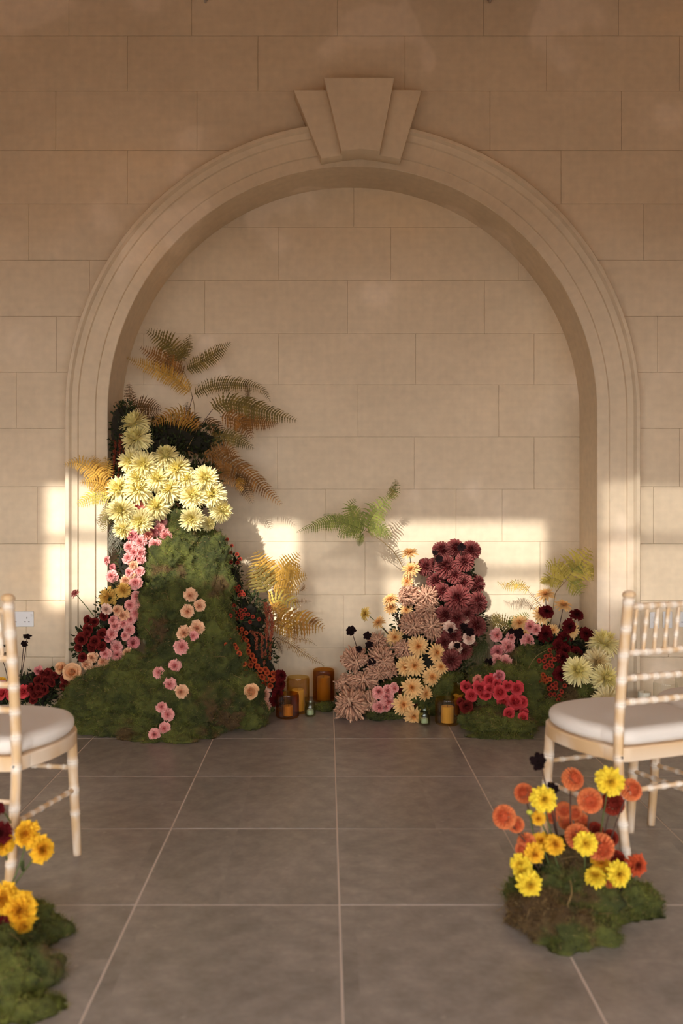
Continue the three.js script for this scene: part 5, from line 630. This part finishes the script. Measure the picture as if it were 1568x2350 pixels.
fern('yellow bracken frond with a shrivelled brown tip, middle of the golden fronds', RG, [[590, 1470, 0.0], [606, 1420, -0.02], [616, 1384, -0.04]], [[[GOLD[0], YELLOW[1]], 46, { droop: 0.9 }, [614, 1384, -0.04], [640, 1375, -0.04], [672, 1385, -0.04], [690, 1382, -0.04]], [RUST, 14, { curled: 1.2, density: 0.6 }, [672, 1383, -0.04], [694, 1380, -0.04], [716, 1380, -0.04]], [[GOLD[0], RUST[1]], 36, { droop: 0.9 }, [618, 1392, -0.03], [645, 1400, -0.02], [660, 1420, -0.01]]]);
fern('rust gold bracken frond stretching right, above the curled one', RG, [[590, 1490, 0.02], [612, 1440, 0.0], [630, 1415, -0.02]], [[[RUST[1], GOLD[0]], 56, { droop: 0.8 }, [630, 1414, -0.02], [665, 1422, -0.04], [705, 1430, -0.06], [746, 1443, -0.07]], [RUST, 16, { curled: 1.1 }, [708, 1428, -0.06], [726, 1424, -0.06], [742, 1422, -0.06]], [[RUST[1], GOLD[0]], 40, { droop: 0.8 }, [625, 1425, 0.0], [655, 1440, -0.01], [690, 1452, -0.02]]]);
fern('lowest bracken frond, shrivelled and curling down above the amber candles', RG, [[600, 1520, 0.04], [618, 1480, 0.02], [636, 1462, 0.0]], [[[RUST[1], GOLD[0]], 24, { curled: 1.2, droop: 0.5, density: 0.75 }, [634, 1462, 0.0], [668, 1480, -0.03], [700, 1503, -0.06], [730, 1520, -0.08], [744, 1528, -0.09], [738, 1538, -0.08]], [[RUST[1], GOLD[0]], 20, { curled: 1.1, droop: 0.5, density: 0.8 }, [642, 1456, 0.0], [680, 1466, -0.03], [712, 1472, -0.05], [727, 1482, -0.05]], [BROWN, 16, { curled: 1 }, [634, 1470, 0.02], [645, 1490, 0.02], [648, 1502, 0.02]]]);
fern('green bracken frond arching over the sunlit niche wall, right of centre', 'green and yellow bracken fronds on the right', [[930, 1310, -0.12], [905, 1268, -0.10], [877, 1242, -0.09], [840, 1218, -0.08]], [
  [GREEN, 34, { droop: 0.9 }, [838, 1218, -0.08], [795, 1202, -0.06], [748, 1200, -0.05], [680, 1223, -0.04]], [GREEN, 34, { droop: 0.3 }, [838, 1208, -0.08], [812, 1185, -0.08], [802, 1164, -0.08], [817, 1145, -0.07]], [GREEN, 20, { droop: 0.4 }, [834, 1206, -0.08], [788, 1192, -0.07], [742, 1180, -0.06]], [GREEN, 46, { droop: 0.8 }, [839, 1216, -0.08], [858, 1180, -0.08], [880, 1158, -0.08], [899, 1135, -0.08]], [[OLIVE[1], GREEN[0]], 22, { droop: 0.5 }, [893, 1145, -0.08], [906, 1125, -0.08], [909, 1099, -0.08]], [GREEN, 34, { droop: 1.0 }, [842, 1220, -0.08], [872, 1212, -0.07], [900, 1236, -0.06]], [GREEN, 28, { droop: 0.8 }, [832, 1221, -0.08], [800, 1220, -0.06], [774, 1232, -0.05]], [GREEN, 16, { droop: 0.5 }, [834, 1224, -0.08], [827, 1238, -0.07], [824, 1254, -0.07]]]);
fern('yellow bracken frond against the right jamb of the niche', 'green and yellow bracken fronds on the right', [[1262, 1440, -0.1], [1270, 1396, 0.00], [1276, 1360, -0.02], [1297, 1336, -0.03]], [
  [YELLOW, 62, { droop: 0.5 }, [1297, 1336, -0.03], [1316, 1310, -0.04], [1338, 1286, -0.05], [1356, 1258, -0.06]], [YELLOW, 40, { droop: 0.7 }, [1300, 1330, -0.03], [1278, 1300, -0.01], [1250, 1300, 0.01]], [[GREEN[1], YELLOW[0]], 36, { droop: 0.4 }, [1312, 1312, -0.03], [1325, 1300, -0.02], [1340, 1296, -0.01]], [YELLOW, 36, { droop: 0.8 }, [1294, 1336, -0.02], [1268, 1326, 0.01], [1246, 1342, -0.1]], [[GREEN[1], YELLOW[0]], 36, { droop: 0.3 }, [1305, 1330, -0.03], [1322, 1345, -0.01], [1336, 1364, 0.00]], [YELLOW, 26, { droop: 0.6 }, [1345, 1290, -0.05], [1354, 1310, -0.04], [1360, 1334, -0.03]]]);
fern('shrivelled golden bracken frond curling left above the far right arrangement', 'green and yellow bracken fronds on the right', [[1250, 1430, -0.1], [1248, 1405, -0.12], [1240, 1390, -0.13]], [[[GOLD[1], YELLOW[0]], 26, { curled: 0.6, droop: 0.9 }, [1214, 1356, -0.14], [1190, 1340, -0.14], [1165, 1345, -0.13], [1141, 1335, -0.12]], [[RUST[1], GOLD[0]], 22, { curled: 1.2, droop: 0.6, density: 0.7 }, [1242, 1392, -0.13], [1230, 1375, -0.14], [1212, 1356, -0.14]], [RUST, 18, { curled: 1.2, density: 0.7 }, [1236, 1390, -0.12], [1225, 1398, -0.1], [1210, 1390, -0.08]]]);
fern('small olive bracken frond low between the burgundy and pink flowers', 'green and yellow bracken fronds on the right', [[1190, 1470, -0.12], [1180, 1450, -0.14]], [[OLIVE, 34, { droop: 0.6 }, [1185, 1450, -0.14], [1150, 1428, -0.14], [1112, 1432, -0.13]], [GREEN, 30, { droop: 0.4 }, [1190, 1440, -0.14], [1200, 1420, -0.14], [1214, 1408, -0.13]], [GREEN, 28, { droop: 0.4 }, [1188, 1442, -0.14], [1180, 1425, -0.14], [1174, 1412, -0.13]], [OLIVE, 24, { droop: 0.4 }, [1150, 1430, -0.14], [1138, 1420, -0.14], [1126, 1410, -0.13]]]);
// hanging amaranth: tassels of tiny seed clusters
const seedGeo = new THREE.IcosahedronGeometry(1, 0).deleteAttribute('uv');
function amaranth(label, strands, tone) {
  const o = at(...strands[0][0]), t = thing('hanging_amaranth', label, 'amaranth', o, 'hanging amaranth tassels');
  for (const s of strands) {
    const pts = s.map((q) => at(...q).sub(o)), c = new THREE.CatmullRomCurve3(pts), L = c.getLength(), gs = [], n = Math.round(L * 1500);
    for (let i = 0; i < n; i++) { const u = i / n, p = c.getPointAt(u), th = rnd() * 7, r = (0.011 + 0.006 * Math.sin(u * 40 + th)) * (1 - 0.55 * u) * Math.sqrt(rnd()), f = rr(0.6, 1.35), k = rr(0.0022, 0.0042); gs.push(paint(seedGeo.clone().scale(k, k * rr(0.8, 1.6), k).translate(p.x + Math.cos(th) * r, p.y, p.z + Math.sin(th) * r), () => tone.map((q) => q * f))); }
    mesh('tassel', mergeGeometries(gs), velvetMat, t);
  }
  return t;
}
amaranth('rust red amaranth hanging in tassels right of the button chrysanthemums', [[[608, 1382, 0.06], [613, 1420, 0.10], [611, 1470, 0.12], [606, 1532, 0.13]], [[618, 1392, 0.05], [624, 1430, 0.09], [621, 1475, 0.11], [619, 1514, 0.11]], [[585, 1450, 0.10], [600, 1458, 0.13], [601, 1490, 0.14], [602, 1512, 0.14]], [[575, 1448, 0.10], [588, 1462, 0.13], [588, 1492, 0.14]]], [0.27, 0.07, 0.035]);
amaranth('dark rust amaranth hanging at the left jamb behind the yellow chrysanthemums', [[[268, 965, 0.0], [276, 985, 0.05], [274, 1040, 0.08], [271, 1100, 0.09]], [[262, 985, 0.0], [264, 1010, 0.05], [262, 1060, 0.07], [258, 1105, 0.08]], [[285, 968, 0.0], [284, 1000, 0.05], [282, 1050, 0.08]]], [0.20, 0.045, 0.022]);
// fine grass tufts
function grassTuft(label, root, blades, spreadX, spreadY, lean, c0 = [0.05, 0.065, 0.02], c1 = [0.13, 0.135, 0.05]) {
  const o = at(...root), t = thing('grass_tuft', label, 'grass', o, 'fine grass tufts'), B = new Build();
  for (let i = 0; i < blades; i++) { const a = V(rr(-0.03, 0.03), rr(-0.01, 0.01), rr(-0.03, 0.02)), e = V(rr(...spreadX), rr(...spreadY), rr(-0.03, 0.10)), m = a.clone().lerp(e, 0.5).add(V(lean * rr(0.2, 1), rr(0.02, 0.06), rr(0, 0.04))), c = mixc(c0, c1, rnd()), rows = []; for (let k = 0; k <= 7; k++) { const u = k / 7, p = a.clone().multiplyScalar((1 - u) * (1 - u)).addScaledVector(m, 2 * u * (1 - u)).addScaledVector(e, u * u), w = 0.0009 * (1 - u * 0.8); rows.push([B.vert(p.clone().add(V(-w, 0, 0)), c), B.vert(p.clone().add(V(w, 0, 0.0004)), c)]); } B.grid(rows); }
  const g = mesh('blades', B.geo(), leafMat, t); g.userData.kind = 'stuff'; return t;
}
grassTuft('fine drooping grass tuft between burgundy chrysanthemums and pink carnations', [1112, 1480, 0.02], 230, [-0.18, 0.02], [-0.22, 0.06], -0.02);
grassTuft('fine grass tuft right of the left chair post, behind the dark red roses', [62, 1585, 0.10], 130, [-0.05, 0.16], [-0.02, 0.13], 0.01);
grassTuft('wisps of grass at the right jamb behind the dark red carnations', [1330, 1500, -0.12], 110, [-0.08, 0.08], [0.02, 0.14], 0, [0.07, 0.06, 0.03], [0.18, 0.15, 0.07]);
// grey Spanish moss beside the pilaster
{ const o = at(268, 1215, 0.16), t = thing('spanish_moss', 'grey curly air plant hanging beside the left pilaster under the yellow chrysanthemums', 'air plant', o), gs = [];
  for (let i = 0; i < 90; i++) { let p = V(rr(-0.03, 0.03), rr(-0.02, 0.03), rr(-0.02, 0.02)); const pts = [p]; let a = rnd() * 7; for (let k = 0; k < 7; k++) { a += rr(-1.6, 1.6); p = p.clone().add(V(Math.cos(a) * 0.016, -rr(0.004, 0.028), Math.sin(a) * 0.012)); if (p.x < -0.04) p.x = -0.04; pts.push(p); } gs.push(tube(pts, 0.0011, 0.0006, 4, 14)); }
  const m = mesh('strands', merge(gs), std({ color: col(0.27, 0.25, 0.18), roughness: 0.9 }), t); m.userData.kind = 'stuff'; }
// bare vines in the right arrangement
{ const o = at(1215, 1540, 0.2), t = thing('dry_vine', 'bare dry vine looping through the moss right of the pink carnations', 'vine', o); mesh('stem', tube([[1208, 1555, 0.2], [1216, 1528, 0.22], [1232, 1506, 0.22], [1258, 1490, 0.2]].map((q) => at(...q).sub(o)), 0.0022, 0.0012, 5, 14), stemTan, t); mesh('stem', tube([[1190, 1550, 0.2], [1186, 1520, 0.2], [1184, 1490, 0.16]].map((q) => at(...q).sub(o)), 0.0018, 0.001, 5, 10), stemTan, t); mesh('stem', tube([[1314, 1630, 0.22], [1345, 1618, 0.24], [1368, 1608, 0.2]].map((q) => at(...q).sub(o)), 0.0022, 0.0014, 5, 10), stemTan, t); }
{ const o = at(1290, 2090, 2.56), t = thing('dry_vine', 'curved tan vine over the front of the right foreground moss', 'vine', o); mesh('stem', tube([[1280, 2096, 2.56], [1300, 2080, 2.57], [1312, 2052, 2.555], [1310, 2022, 2.52]].map((q) => at(...q).sub(o)), 0.0022, 0.0014, 6, 14), stemTan, t); }
const renderer = new THREE.WebGLRenderer({ antialias: true });
renderer.toneMapping = THREE.LinearToneMapping; renderer.toneMappingExposure = EXPOSURE;
renderer.shadowMap.enabled = true; renderer.shadowMap.type = THREE.PCFSoftShadowMap;
renderer.render(scene, camera);
